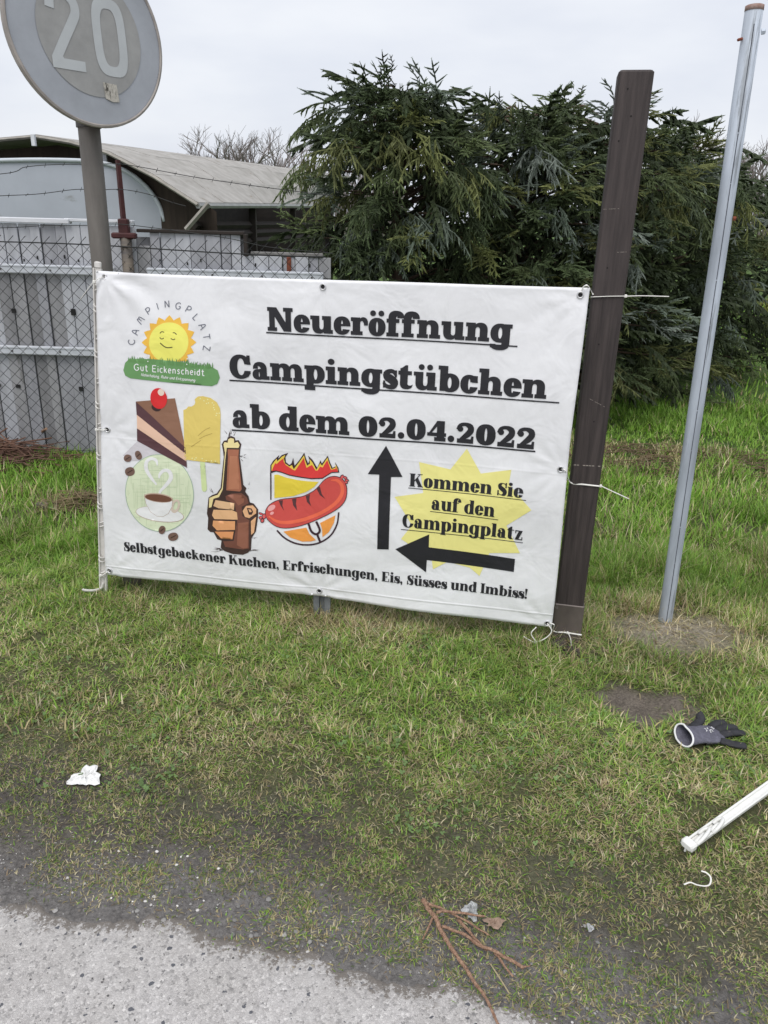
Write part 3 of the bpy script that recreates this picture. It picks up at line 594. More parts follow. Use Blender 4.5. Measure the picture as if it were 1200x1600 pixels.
# ---- cake, ice lolly, coffee
ZC = Zoom(190, 590, 5.924)
ZC.art('cake_shadow', [[(20, 715), (152, 585), (430, 715), (330, 745), (110, 765)]], (196, 192, 196), 0)
ZC.art('coffee_ground', [ell(360, 1063, 316, 360, 2, 48, -.06)], (211, 220, 190), 1); 
ZC.art('coffee_ring', [(1, ell(360, 1063, 318, 362, 2, 48, -.06)), (-1, ell(360, 1063, 312, 356, 2, 48, -.06))], (160, 182, 160), 2, None)
hatch = []
rg = random.Random(8)
for i in range(46):
    y = 730+i*14.6+rg.uniform(-4, 4); hw = 300*math.sqrt(max(0, 1-((y-1063)/350)**2)); a, b = sorted((rg.uniform(-1, 1), rg.uniform(-1, 1)))
    if hw > 60: hatch.append([(360+hw*a, y), (360+hw*b, y+rg.uniform(-3, 9)), (360+hw*b, y+5), (360+hw*a, y+4)])
for i in range(40):
    x = 62+i*15+rg.uniform(-5, 5); hh = 345*math.sqrt(max(0, 1-((x-360)/308)**2)); a, b = sorted((rg.uniform(-1, 1), rg.uniform(-1, 1)))
    if hh > 60: hatch.append([(x, 1063+hh*a), (x+4, 1063+hh*a), (x+5, 1063+hh*b), (x+1, 1063+hh*b)])
ZC.art('hatching', hatch, (192, 206, 172), 2, None)
ZC.art('steam_heart', stroke([(335, 985), (285, 920), (240, 840), (245, 770), (290, 742), (335, 760), (345, 805)], [14, 30, 36, 34, 26, 30, 10], 4)+stroke([(362, 1105), (365, 1050), (420, 990), (470, 920), (455, 860), (405, 850), (365, 890), (360, 925)], [10, 22, 32, 38, 36, 30, 26, 12], 4), (233, 238, 234), 3, None)
ZC.art('saucer_edge', [ell(358, 1262, 226, 72, 2, 36, .12)], (188, 172, 156), 3); ZC.art('saucer', [ell(358, 1260, 220, 67, 2, 36, .12)], (233, 231, 226), 4)
cup = [(217, 1075), (228, 1160), (270, 1240), (330, 1282), (390, 1285), (440, 1255), (475, 1190), (484, 1120), (440, 1090), (330, 1070)]
ZC.art('cup_handle', [(1, ell(505, 1185, 42, 66, 2, 24, .35)), (-1, ell(507, 1182, 20, 42, 2, 20, .35))], (205, 190, 176), 5, None)
ZC.art('cup_edge', [cup], (186, 168, 152), 5); ZC.art('cup', [[((x-350)*.965+350, (y-1180)*.965+1180) for x, y in cup]], (236, 233, 228), 6)
ZC.art('cup_rim', [ell(350, 1107, 134, 42, 2, 30, .12)], (190, 165, 148), 7, None); ZC.art('coffee', [ell(350, 1109, 124, 34, 2, 30, .12)], (110, 74, 58), 8, None)
ZC.art('cake_top', [[(142, 217), (505, 185), (608, 660)]], (136, 100, 80), 2)
ZC.art('cake_layer', [[(142, 217), (608, 640), (610, 697), (148, 340)]], (86, 58, 62), 3)
ZC.art('cake_cream', [[(148, 340), (610, 695), (617, 765), (152, 465)]], (220, 184, 160), 3)
ZC.art('cake_layer', [[(152, 465), (617, 765), (620, 822), (152, 580)]], (86, 58, 62), 4)
ZC.art('cherry_shadow', [ell(334, 270, 46, 36, 2, 20, .3)], (60, 44, 44), 4); ZC.art('cherry', [ell(357, 187, 77, 97, 2, 32, -.15)], (208, 46, 48), 5); ZC.art('cherry_shine', [ell(380, 130, 29, 32, 2.2, 18, -.5)], (236, 206, 190), 6)
lolly = [(583, 295), (610, 284), (628, 262), (660, 262), (684, 245), (692, 222), (686, 196), (715, 170), (760, 167), (830, 185), (885, 225), (915, 280), (922, 340), (922, 790), (600, 748)]
ZC.art('lolly_stick', [[(740, 770), (785, 775), (800, 1025), (786, 1048), (762, 1046), (752, 1025)]], (202, 217, 160), 1); ZC.art('lolly', [lolly], (214, 192, 106), 3)
rg = random.Random(4); ZC.art('sprinkles', [ell(x+rg.uniform(-6, 6), y+rg.uniform(-6, 6), 7, 5, 2, 6, rg.random()*3) for x, y in [(740, 195), (775, 215), (800, 195), (815, 230), (850, 235), (855, 270), (885, 330), (865, 290), (905, 330), (880, 345), (860, 255), (790, 235), (665, 735), (690, 745), (760, 740), (800, 755), (850, 760), (880, 765), (700, 735)]], (240, 230, 170), 4, None)
ZC.art('scratches', [p for S in ([(720, 530), (780, 480), (830, 455)], [(730, 560), (790, 530), (850, 510)], [(660, 630), (720, 590), (750, 570)]) for p in stroke(S, 4, 3)], (165, 140, 70), 4, None)
beans = [(67, 740, 36, 34, .2), (167, 712, 30, 43, -.4), (88, 863, 46, 41, -.25), (377, 1408, 31, 39, .35), (480, 1470, 48, 38, -.2)]
for x, y, a, b, r in beans: ZC.art('coffee_bean', [ell(x, y, a, b, 2.2, 20, r)], (112, 88, 78), 4, None)
ZC.art('bean_slits', [p for x, y, a, b, r in beans for p in stroke([(x-a*.5, y+b*.35), (x, y), (x+a*.55, y-b*.35)], 8, 2)], (62, 44, 40), 5, None)

# ---- bottle in a fist
ZD = Zoom(310, 660, 7.618)
sil = [(400, 155), (440, 175), (450, 210), (485, 205), (518, 255), (505, 320), (500, 400), (540, 740), (575, 780), (560, 820), (600, 880), (615, 950), (660, 965), (712, 1035), (712, 1120), (690, 1290), (640, 1370), (635, 1500), (600, 1540), (540, 1565), (420, 1555), (320, 1520), (275, 1480), (285, 1395), (235, 1380), (190, 1300), (150, 1295), (118, 1265), (125, 1130), (110, 1080), (120, 980), (132, 885), (175, 855), (230, 835), (275, 770), (315, 400), (305, 320), (290, 250), (315, 210), (350, 205), (360, 170)]
ZD.art('bottle_outline', [sil], (64, 48, 44), 2)
ZD.art('foam', [[(395, 178), (432, 190), (435, 240), (475, 225), (498, 265), (485, 298), (350, 293), (335, 420), (300, 790), (255, 880), (190, 900), (165, 1000), (135, 1008), (142, 890), (182, 872), (240, 852), (290, 775), (330, 350), (310, 250), (325, 225), (360, 235), (365, 195)]], (224, 208, 150), 3)
ZD.art('bottle_neck', [[(360, 312), (490, 317), (485, 400), (520, 790), (500, 818), (342, 800), (365, 400)]], (162, 104, 80), 3)
ZD.art('bottle_neck_shine', [[(385, 390), (470, 395), (495, 740), (490, 790), (365, 785)]], (178, 120, 92), 4)
ZD.art('bottle_body', [[(330, 870), (400, 840), (520, 838), (580, 890), (602, 958), (520, 1000), (530, 1110), (612, 1160), (612, 1490), (540, 1502), (330, 1470), (305, 1405), (430, 1400), (470, 1160), (440, 960), (340, 915)]], (112, 72, 60), 3)
ZD.art('bottle_body_shine', [[(350, 860), (430, 848), (520, 862), (550, 910), (545, 950), (480, 985), (445, 930)], ], (140, 92, 74), 4)
ZD.art('bottle_body_shine', [[(480, 1190), (600, 1180), (598, 1480), (545, 1490), (470, 1450)]], (140, 92, 74), 4)
for P_, c_ in (([(215, 915), (435, 955), (430, 1035), (245, 1012), (188, 985)], (214, 176, 136)), ([(190, 1030), (410, 1038), (465, 1065), (475, 1150), (200, 1142), (172, 1095)], (216, 172, 128)), ([(185, 1160), (445, 1168), (445, 1270), (230, 1275), (178, 1220)], (216, 156, 108)), ([(205, 1290), (430, 1290), (415, 1380), (280, 1370)], (212, 146, 98))):
    ZD.art('printed_finger', [P_], c_, 4)
ZD.art('printed_thumb', [[(570, 990), (650, 985), (690, 1030), (690, 1080), (610, 1135), (560, 1120), (532, 1050)], [(690, 1120), (630, 1170), (635, 1330), (668, 1305)]], (216, 168, 126), 4)
ZD.art('thumb_nail', [(1, np.array([(580, 1012), (635, 1020), (655, 1060), (640, 1095), (605, 1095)])), (-1, np.array([(597, 1028), (628, 1034), (640, 1062), (615, 1066)]))], (64, 48, 44), 5, None)
rg = random.Random(6); spl = []
for x0, y0, a0, a1, m, l0 in ((400, 160, -2.4, -.8, 12, 75), (500, 400, -.6, .9, 8, 45), (300, 1500, 2.7, 3.5, 10, 110), (620, 1510, -.3, .3, 10, 90), (640, 1360, -.2, .9, 5, 45), (185, 850, -2.5, -1.9, 3, 70), (570, 790, -1.4, -.8, 3, 40)):
    for i in range(m):
        a = rg.uniform(a0, a1); r0 = rg.uniform(-10, 40); l_ = rg.uniform(.3, 1)*l0; w_ = rg.uniform(4, 9); p = np.array([x0+rg.uniform(-40, 40), y0+rg.uniform(-14, 14)])+r0*np.array([math.cos(a), math.sin(a)]); d_ = np.array([math.cos(a), math.sin(a)]); n_ = np.array([-d_[1], d_[0]])
        spl.append([p-n_*w_/2, p+n_*w_/2, p+d_*l_])
ZD.art('ink_splatter', spl, (70, 58, 56), 1, None)

# ---- grilled sausage emblem
ZE = Zoom(400, 700, 7.5); DK = (58, 38, 46)
def inset(P, d):
    P = np.array(P, float); n = len(P); ar = sum(P[i][0]*P[(i+1) % n][1]-P[(i+1) % n][0]*P[i][1] for i in range(n)); out = []
    for i in range(n):
        a = P[i]-P[i-1]; b = P[(i+1) % n]-P[i]; a = a/np.linalg.norm(a); b = b/np.linalg.norm(b); na = np.array([-a[1], a[0]]); nb = np.array([-b[1], b[0]]); m = na+nb; m = m/max(np.linalg.norm(m), .3); k = 1/max(.45, m@na); out.append(P[i]+m*k*d*(1 if ar > 0 else -1))
    return np.array(out)
flame = [(163, 300), (165, 205), (200, 150), (270, 85), (255, 130), (300, 85), (375, 60), (340, 110), (345, 170), (385, 205), (410, 185), (430, 120), (445, 215), (500, 150), (560, 60), (580, 130), (605, 190), (620, 150), (605, 95), (660, 150), (710, 240), (750, 150), (765, 190), (835, 95), (860, 170), (890, 240), (930, 220), (920, 170), (960, 240), (970, 295), (880, 300), (770, 370), (640, 375), (500, 355), (380, 330), (290, 295), (230, 280)]
ZE.art('flame_outline', [flame], DK, 1)
ZE.art('flame_yellow', [[(178, 270), (180, 205), (212, 160), (240, 128), (246, 160), (300, 105), (340, 85), (322, 125), (335, 185), (385, 222), (415, 205), (436, 255), (500, 170), (558, 90), (568, 140), (592, 215), (625, 190), (622, 135), (655, 175), (700, 265), (745, 185), (768, 215), (832, 118), (850, 180), (880, 255), (925, 235), (928, 200), (950, 250), (955, 285), (880, 288), (770, 357), (640, 362), (500, 342), (380, 317), (290, 282), (230, 267)]], (238, 198, 80), 2)
ZE.art('flame_red', [[(182, 272), (200, 225), (222, 180), (240, 190), (270, 160), (318, 125), (320, 165), (345, 205), (395, 238), (428, 262), (452, 270), (510, 190), (556, 120), (566, 170), (585, 240), (628, 215), (650, 205), (692, 272), (715, 270), (745, 225), (775, 235), (830, 145), (850, 200), (872, 262), (925, 250), (932, 225), (948, 262), (955, 285), (880, 288), (770, 357), (640, 362), (500, 342), (380, 317), (290, 282), (230, 267)]], (212, 62, 60), 3)
ZE.art('frame_line', [[(161, 295), (177, 295), (177, 610), (163, 610)]], DK, 1)
ZE.art('mustard', [[(210, 318), (250, 315), (350, 355), (480, 385), (600, 400), (725, 407), (670, 470), (580, 525), (430, 572), (300, 585), (210, 592)]], (220, 198, 66), 1)
saus = [(105, 740), (130, 690), (180, 645), (280, 605), (420, 590), (560, 565), (690, 490), (770, 400), (830, 355), (910, 335), (1000, 360), (1050, 430), (1065, 510), (1045, 620), (970, 710), (820, 800), (640, 880), (480, 930), (350, 945), (240, 925), (150, 860), (110, 800)]
saus = smooth_path(saus+[saus[0]], 3)[:-1]
kn = [ell(1000, 345, 20, 30, 2, 14, .6), ell(1040, 355, 28, 18, 2, 14, .4), ell(1058, 385, 28, 16, 2, 14, .2), ell(1050, 410, 24, 18, 2, 14, .5), ell(95, 800, 26, 34, 2, 14), ell(60, 770, 30, 14, 2, 14, .4), ell(55, 815, 22, 20, 2, 14), ell(75, 850, 24, 26, 2, 14)]
ZE.art('sausage_outline', [saus]+kn, DK, 2)
ZE.art('sausage_knots', [(1, p) for p in [ell(1003, 348, 14, 24, 2, 14, .6), ell(1040, 355, 20, 11, 2, 14, .4), ell(1058, 386, 20, 9, 2, 14, .2), ell(1048, 410, 16, 11, 2, 14, .5), ell(95, 800, 18, 26, 2, 14), ell(60, 771, 22, 8, 2, 14, .4), ell(56, 815, 15, 13, 2, 14), ell(76, 850, 16, 18, 2, 14)]], (206, 92, 92), 3, None)
ZE.art('sausage', [inset(saus, 8)], (196, 78, 72), 4)
ZE.art('sausage_shine', stroke([(150, 800), (250, 862), (380, 874), (560, 842), (760, 765), (920, 660), (1000, 550), (1002, 450), (950, 390), (870, 385)], [14, 34, 40, 40, 40, 42, 44, 42, 36, 10], 4), (224, 104, 76), 5, None)
ZE.art('sausage_gloss', [ell(180, 703, 48, 30, 2, 20, -.55), ell(186, 765, 24, 17, 2, 16, -.5)], (232, 160, 158), 5, None)
for gm_ in [[(260, 620), (310, 615), (305, 680), (325, 740), (285, 680)], [(415, 605), (468, 595), (462, 660), (478, 742), (430, 680)], [(575, 570), (625, 550), (618, 620), (640, 690), (590, 640)], [(700, 480), (740, 460), (765, 550), (808, 607), (740, 560)]]: ZE.art('grill_mark', [gm_], (84, 52, 54), 5, None)
ZE.art('round_frame', stroke([(245, 965), (330, 1050), (450, 1115), (600, 1140), (740, 1115), (870, 1030), (945, 900), (965, 760)], 19, 4), DK, 1, None)
ZE.art('orange_field', [[(320, 980), (585, 938), (620, 1010), (700, 1085), (640, 1100), (540, 1100), (400, 1050)], [(745, 885), (925, 795), (910, 880), (850, 990), (775, 1050), (770, 960)]], (226, 150, 72), 1)
ZE.art('fork', stroke([(610, 890), (640, 975), (690, 1015), (730, 1000), (742, 960), (700, 868)], 26, 4)+stroke([(712, 1015), (752, 1115)], 26), DK, 2, None)

# ---- tiny marks of the print stay joined
for o in list(ban.children):
    if o.name.split('.')[0] in ('daisies', 'sprinkles', 'bean_slits', 'ink_splatter', 'sausage_knots', 'hatching', 'printed_grass', 'scratches', 'face') or (o.name.startswith('lettering') and o.type == 'MESH'): o['kind'] = 'stuff'
# ---- eyelets
m_eye = mat('eyelet_metal', (.62, .62, .63), .4, metal=.6, vary=.15, vscale=40); m_hole = mat('eyelet_hole', (.02, .02, .02), .9, vary=.3, vscale=30)
for e in EYELETS:
    c = bsurf(e[0], e[1], .0016); tx = np.array([BD[0], BD[1], 0]); tz = np.array([0, 0, 1.0]); mb = MB()
    P = [c+.0095*(math.cos(a)*tx+math.sin(a)*tz) for a in np.linspace(0, 2*math.pi, 21)]; mb.tube(P, .0046, 8, cap=False, flat=(1, .6)); eo = mb.build('eyelet', m_eye, ban, True)
    mb = MB(); ring = [c-BN*.0006+.0078*(math.cos(a)*tx+math.sin(a)*tz) for a in np.linspace(0, 2*math.pi, 16, endpoint=False)]; mb.add(ring, [tuple(range(16))]); mb.build('hole', m_hole, eo)

# ================================================================== POSTS, SIGN
def gz(x, y): return float(ghgt(x, y))
# ---- round speed sign on its pole
m_pole = mat('weathered_pole', lin((104, 100, 95)), .75, vary=.22, vscale=14, stretch=(1, 1, .25), bump=.25, bscale=90, spots=(9, .60, lin((82, 78, 70)), (1, 1, .3)))
sg = thing('speed_sign', (-1.095, 3.05, 0), 'round faded grey speed sign reading 20 on a grey pole behind the banner', 'road sign')
mb = MB(); mb.tube([(-1.098, 3.05, -.3), (-1.10, 3.05, .6), (-1.095, 3.05, 1.4), (-1.092, 3.05, 2.36)], .038, 20); mb.build('pole', m_pole, sg, True)
yaw, til = .862, .067; SN = np.array([math.sin(yaw)*math.cos(til), -math.cos(yaw)*math.cos(til), math.sin(til)]); SA = np.cross(-SN, [0, 0, 1.0]); SA = -SA/np.linalg.norm(SA) if SA[0] > 0 else SA/np.linalg.norm(SA)
SA = np.array([math.cos(yaw), math.sin(yaw), 0]); SB = np.cross(SN, SA); SB = SB if SB[2] > 0 else -SB; SCN = np.array([-1.035, 2.97, 2.106]); SR = .283
def disc(r0, r1, o0, o1, n=72):   # ring frustum between radii
    V = [SCN+SN*o+r*(math.cos(a)*SA+math.sin(a)*SB) for r, o in ((r0, o0), (r1, o1)) for a in np.linspace(0, 2*math.pi, n, endpoint=False)]
    return V, [(i, (i+1) % n, n+(i+1) % n, n+i) for i in range(n)]
def flat_on_sign(name, ops, material, off, parent):
    v2, t3 = fill(ops); V = [SCN+SN*off+p[0]*SA+p[1]*SB for p in v2]; return mesh(name, V, [tuple(t) for t in t3], material, parent)
m_ring = mat('faded_ring', lin((158, 162, 168)), .55, vary=.10, vscale=7, spots=(5, .66, lin((146, 148, 150)), (1, 1, .5))); m_field = mat('faded_field', lin((149, 149, 147)), .6, vary=.10, vscale=16, spots=(60, .72, lin((196, 196, 192)), (1, 1, 1)))
m_num = mat('faded_number', lin((178, 182, 183)), .55, vary=.06, vscale=9); m_rim = mat('sign_rim', lin((150, 144, 138)), .6, vary=.25, vscale=12, spots=(14, .62, lin((92, 74, 62)), (1, 1, 1)))
mb = MB(); mb.add(*disc(.0, SR-.006, -.002, -.002)); dk = mb.build('sign_plate', m_ring, sg)
mb = MB()
for a, b, c_, d_ in ((SR-.010, SR-.006, .000, .004), (SR-.006, SR, .004, .002), (SR, SR+.001, .002, -.010), (SR+.001, SR-.004, -.010, -.026), (SR-.004, SR-.012, -.026, -.026)): mb.add(*disc(a, b, c_, d_))
mb.add(*disc(SR-.012, 0, -.024, -.024)); mb.build('sign_rim', m_rim, dk, True)
flat_on_sign('number_field', [(1, ell(.008, .0, .188, .188, 2, 64))], m_field, .0, dk)
flat_on_sign('digit', [(1, ell(.078, .0, .062, .118, 3.4, 40)), (-1, ell(.078, .0, .031, .087, 3.2, 36))], m_num, .0015, dk)
flat_on_sign('digit', stroke([(-.128, .055), (-.122, .088), (-.098, .105), (-.07, .104), (-.045, .085), (-.040, .055), (-.055, .025), (-.09, -.03), (-.128, -.092)], .031, 4)+[(1, rect(-.142, -.118, -.026, -.087)), (1, np.array([(-.142, -.118), (-.142, -.085), (-.115, -.06), (-.1, -.087)]))], m_num, .0015, dk)
m_stk = mat('torn_sticker', lin((176, 172, 162)), .8, vary=.2, vscale=90, spots=(60, .54, lin((70, 66, 60)), (1, 1, .35))); flat_on_sign('sticker', [(1, np.array([(.030, -.140), (.082, -.142), (.086, -.196), (.06, -.198), (.034, -.190)]))], m_stk, .002, dk)
m_clamp = mat('clamp_metal', (.09, .085, .08), .6, metal=.3, vary=.3, vscale=20)
for zz in (1.845, 2.28):
    mb = MB(); mb.tube([(-1.094, 3.05, zz-.016), (-1.094, 3.05, zz+.016)], .043, 20); c = np.array([-1.094, 3.05, zz])+SN*.055
    mb.box(c, (.09, .05, .03), [SA, np.cross([0, 0, 1], SA), (0, 0, 1)], .004); mb.build('clamp', m_clamp, sg, False)

# ---- dark wooden post
ang = math.atan2(BD[1], BD[0])-.02; wx = np.array([math.cos(ang), math.sin(ang), 0]); wy = np.array([-math.sin(ang), math.cos(ang), 0]); wz = np.array([0, 0, 1.0])
def wood_mat(name, c1, c2, edge):
    m = mat(name, lin(c1), .62, col2=lin(c2), vscale=7, stretch=(9, 9, .55), detail=8, bump=.5, bscale=12, spots=(22, .70, lin(edge), (1.5, 1.5, .5))); return m
m_post = wood_mat('dark_stained_wood', (48, 42, 41), (72, 64, 62), (98, 90, 84))
wp = thing('wooden_post', (POST[0], POST[1], 0), 'tall dark brown square wooden post at the right end of the banner', 'post')
pc = np.array([.742, 2.725, 0])
mb = MB(); mb.box(pc+[0, 0, .85], (.105, .105, 2.295), [wx, wy, wz], .006); mb.build('timber', m_post, wp)
m_sleeve = mat('grey_sleeve', lin((98, 90, 86)), .45, vary=.3, vscale=9, metal=.25, stretch=(1, 1, .4), spots=(12, .62, lin((160, 160, 158)), (1, 1, 1)))
mb = MB(); mb.box(pc+[0, 0, .085], (.113, .113, .17), [wx, wy, wz], .003); mb.build('base_sleeve', m_sleeve, wp)
m_nail = mat('nail_hole', (.012, .010, .010), .9, vary=.2, vscale=50); fc = pc-wy*.0535
for sx, zz in ((-.02, 1.945), (.0, 1.87), (-.028, 1.80), (-.015, 1.42), (-.012, 1.17), (.004, .9)):
    mb = MB(); c = fc+wx*sx+wz*zz; mb.add([c+.0028*(math.cos(a)*wx+math.sin(a)*wz) for a in np.linspace(0, 6.28, 8, endpoint=False)], [tuple(range(8))]); mb.build('nail_hole', m_nail, wp)
m_scr = mat('scratch_mark', lin((150, 142, 134)), .9, vary=.3, vscale=200)
for a, b, z0, z1, w_ in ((-.048, .048, .735, .738, .0035), (-.02, .035, .98, .955, .0015), (.01, .04, 1.47, 1.472, .0015), (-.05, .0, 1.60, 1.603, .0012)):
    mb = MB(); p, q_ = fc+wx*a+wz*z0, fc+wx*b+wz*z1; n_ = 9
    for i in range(n_):
        if (i*7) % 5 == 4: continue
        u0 = p+(q_-p)*i/n_; u2 = p+(q_-p)*(i+.8)/n_; mb.add([u0-wz*w_/2, u2-wz*w_/2, u2+wz*w_/2, u0+wz*w_/2], [(0, 1, 2, 3)])
    mb.build('scratch', m_scr, wp)

# ---- galvanised pole
m_galv = mat('galvanised_steel', lin((176, 184, 194)), .55, vary=.28, vscale=11, metal=.08, stretch=(1, 1, .16), spots=(16, .58, lin((136, 142, 148)), (1.6, 1.6, .10)))
gp = thing('galvanised_pole', (1.172, 2.82, 0), 'tall bare galvanised steel pole standing at the right', 'pole')
pt, pb = np.array([1.118, 2.83, 2.205]), np.array([1.178, 2.815, -.3])
tt = np.linspace(0, 1, 6)[:, None]; mb = MB(); mb.tube(pb+(pt-pb)*tt, .0275, 24); mb.build('tube', m_galv, gp, True)
ax_ = (pt-pb)/np.linalg.norm(pt-pb); m_rust = mat('rust', lin((120, 66, 48)), .9, vary=.35, vscale=60); m_seam = mat('dark_seam', lin((84, 88, 96)), .7, vary=.3, vscale=30, stretch=(1, 1, .2))
mb = MB(); mb.tube([pt-ax_*.012, pt+ax_*.002, pt+ax_*.004], [.0283, .0283, .024], 24); mb.build('top_cap', mat('rusty_top', lin((176, 160, 152)), .8, col2=lin((134, 98, 86)), vscale=40), gp, True)
sd_ = np.array([-.16, -.987, 0]); mb = MB()
for k_ in range(14):
    a, b = pb+(pt-pb)*(.12+.86*k_/14), pb+(pt-pb)*(.12+.86*(k_+1)/14-.0008*(k_ % 3)); s_ = np.cross(ax_, sd_)
    mb.add([a+sd_*.0274+s_*.0016, a+sd_*.0274-s_*.0016, b+sd_*.0274-s_*.0016, b+sd_*.0274+s_*.0016, a+sd_*.0280, b+sd_*.0280], [(0, 4, 5, 3), (4, 1, 2, 5)])
mb.build('seam', m_seam, gp)
def bolt(c, d, r, l_, material):
    mb = MB(); d = np.array(d)/np.linalg.norm(d); mb.tube([c, c+d*l_*.8, c+d*l_], [r, r, r*.7], 6); mb.build('bolt', material, gp)
at = lambda z: pb+(pt-pb)*((z+.3)/2.505)
bolt(at(2.135)+np.array([.028, -.012, 0]), (1, -.3, .1), .009, .012, m_galv); bolt(at(2.115)+np.array([-.028, -.008, 0]), (-1, -.2, -.3), .005, .016, m_rust); bolt(at(1.585)+np.array([.027, -.012, 0]), (1, -.5, 0), .008, .010, m_rust)

# ---- short steel channel holding the banner from behind
m_chan = mat('grey_channel_steel', lin((122, 126, 130)), .55, vary=.22, vscale=16, metal=.3, spots=(18, .6, lin((84, 86, 88)), (1, 1, .4)))
cb = gnd(503, 968); cpost = thing('channel_post', (cb[0], cb[1], 0), 'short grey steel channel post showing below the middle of the banner', 'post')
sec = [(-.035, .02), (-.035, -.02), (-.012, -.02), (-.008, -.006), (.008, -.006), (.012, -.02), (.035, -.02), (.035, .02), (.031, .02), (.031, -.016), (.015, -.016), (.011, -.002), (-.011, -.002), (-.015, -.016), (-.031, -.016), (-.031, .02)]
V = [np.array([cb[0]+x*BD[0]-y*BD[1]*0, cb[1]+.012+x*BD[1]+y, z]) for z in (-.3, 1.28) for x, y in sec]; n_ = len(sec)
mesh('channel', V, [(i, (i+1) % n_, n_+(i+1) % n_, n_+i) for i in range(n_)]+[tuple(range(n_, 2*n_))], m_chan, cpost)

# ---- white plastic fence stakes: one upright at the banner's left edge, one on the ground
m_plast = mat('white_plastic', lin((206, 203, 198)), .5, vary=.12, vscale=22, spots=(20, .64, lin((168, 162, 152)), (1, 1, .5))); m_plast2 = mat('clean_white_plastic', lin((226, 226, 222)), .4, vary=.05, vscale=20, spots=(40, .70, lin((150, 140, 120)), (1, 1, 1)))
def stake(name, loc, label, hooks, m, length=1.36, w=.034):
    t = thing(name, (0, 0, 0), label, 'fence stake', 'plastic fence stakes'); mb = MB()
    mb.box((0, 0, length/2), (w, .005, length), None, .0015); mb.box((-w/2+.003, -.005, length/2), (.006, .009, length), None, .001); mb.box((w/2-.003, -.005, length/2), (.006, .009, length), None, .001); mb.box((0, .008, length/2), (.005, .014, length), None, .001); mb.build('shaft', m, t)
    for i, z in enumerate(hooks):
        mb = MB(); s_ = -1 if i % 2 else 1
        for dz in (0, .018):
            mb.tube(smooth_path([(-.008*s_, -.006, z+dz), (.002*s_, -.017, z+dz+.004), (.012*s_, -.013, z+dz+.010), (.013*s_, -.004, z+dz+.012)], 3), .0035, 6)
        mb.build('hook', m, t, True)
    mb = MB(); mb.tube(smooth_path([(0, 0, .07), (-.006, -.008, .045), (-.03, -.03, .038), (-.062, -.045, .040), (-.07, -.048, .046)], 4), [.012]*5+[.011]*8+[.010, .010, .010, .007], 8, flat=(1, .55)); mb.build('foot_step', m, t, True)
    mb = MB(); mb.box((0, 0, length+.012), (w*.8, .012, .024), None, .004); mb.build('top_end', m, t)
    return t
st = stake('plastic_stake', None, 'upright white plastic fence stake along the left edge of the banner', [.10, .17, .33, .41, .48, .62, .75, .83, .93, 1.03, 1.10, 1.2, 1.28], m_plast)
p0 = gnd(160, 936); pT = np.array([A0[0]+BD[0]*pl(150, 405)[0], A0[1]+BD[1]*pl(150, 405)[0], pl(150, 405)[1]])+np.array([-.006, .035, 0])
p0 = p0+np.array([.0, .02, 0]); za = pT-p0; za = za/np.linalg.norm(za); xa = np.array([BD[0], BD[1], 0]); xa = xa-za*(xa@za); xa /= np.linalg.norm(xa); ya = np.cross(za, xa)
st.matrix_world = Matrix([[xa[i], ya[i], za[i], p0[i]] for i in range(3)]+[[0, 0, 0, 1]])
sl_ = stake('plastic_stake', None, 'white plastic fence stake lying on the grass beside the glove', [.6, .9, 1.1], m_plast2, 1.3, .029)
q0 = gnd(1068, 1340); q1 = gnd(1210, 1238); q0[2] = gz(q0[0], q0[1])+.030; q1[2] = gz(q1[0], q1[1])+.034; za = (q1-q0)/np.linalg.norm(q1-q0); ya = np.array([.25, .32, -1.0]); ya -= za*(ya@za); ya /= np.linalg.norm(ya); xa = np.cross(ya, za)
mb = MB(); mb.box((0, -.006, .012), (.036, .022, .026), None, .004); mb.build('moulded_end', m_plast2, sl_)
for z_, l_, s2 in ((.028, .060, 1), (.100, .050, 1)):
    mb = MB(); P = [(.012*s2, -.006, z_), (.015*s2, -.020, z_+l_*.25), (.013*s2, -.027, z_+l_*.6), (.006*s2, -.026, z_+l_*.95), (-.004*s2, -.018, z_+l_*.8), (-.006*s2, -.007, z_+l_*.6)]; mb.tube(smooth_path(P, 4), .0050, 8); mb.tube([(.006, -.008, z_), (.006, -.014, z_+l_*.5), (.002, -.008, z_+l_)], .006, 8); mb.build('moulded_loop', m_plast2, sl_, True)
# the driving foot is the far end, out of sight: keep the broken near end bare
for ch in list(sl_.children):
    if ch.name.startswith('foot_step'): bpy.data.objects.remove(ch)
sl_.matrix_world = Matrix([[xa[i], ya[i], za[i], q0[i]] for i in range(3)]+[[0, 0, 0, 1]])

# ---- cable ties and strings
m_tie = mat('white_nylon', lin((228, 226, 220)), .4, vary=.05, vscale=30)
def on_b(x, y, off=.004): 
    s_, z_ = pl(x, y); return bsurf(s_, z_, off)
def tie(label, paths, head=None, r=.0032, flat=(1, .45), kind='cable_tie'):
    t = thing(kind, tuple(paths[0][0]), label, kind.replace('_', ' '), 'cable ties of the banner' if kind == 'cable_tie' else None)
    for i, P in enumerate(paths):
        mb = MB(); mb.tube(smooth_path(P, 5), r, 6, flat=flat); mb.build('strap' if i == 0 else 'tail', m_tie, t, True)
    if head is not None: mb = MB(); mb.box(head, (.009, .008, .011), None, .002); mb.build('lock_head', m_tie, t)
pf = lambda x, z, o=.004: pc-wy*(.0525+o)+wx*x+wz*z
zt = 1.333
tie('white cable tie with straight tail at the top of the wooden post', [[on_b(907, 461, -.004), on_b(911, 449, .006), on_b(918, 446, .012), pf(-.056, zt+.008, .006)+wx*.0, pf(-.05, zt)], [pf(-.058, zt-.008), pf(0, zt-.003), pf(.052, zt), pf(.058, zt), pf(.11, zt+.004, .012), pf(.19, zt+.006, .02)]], pf(.055, zt))
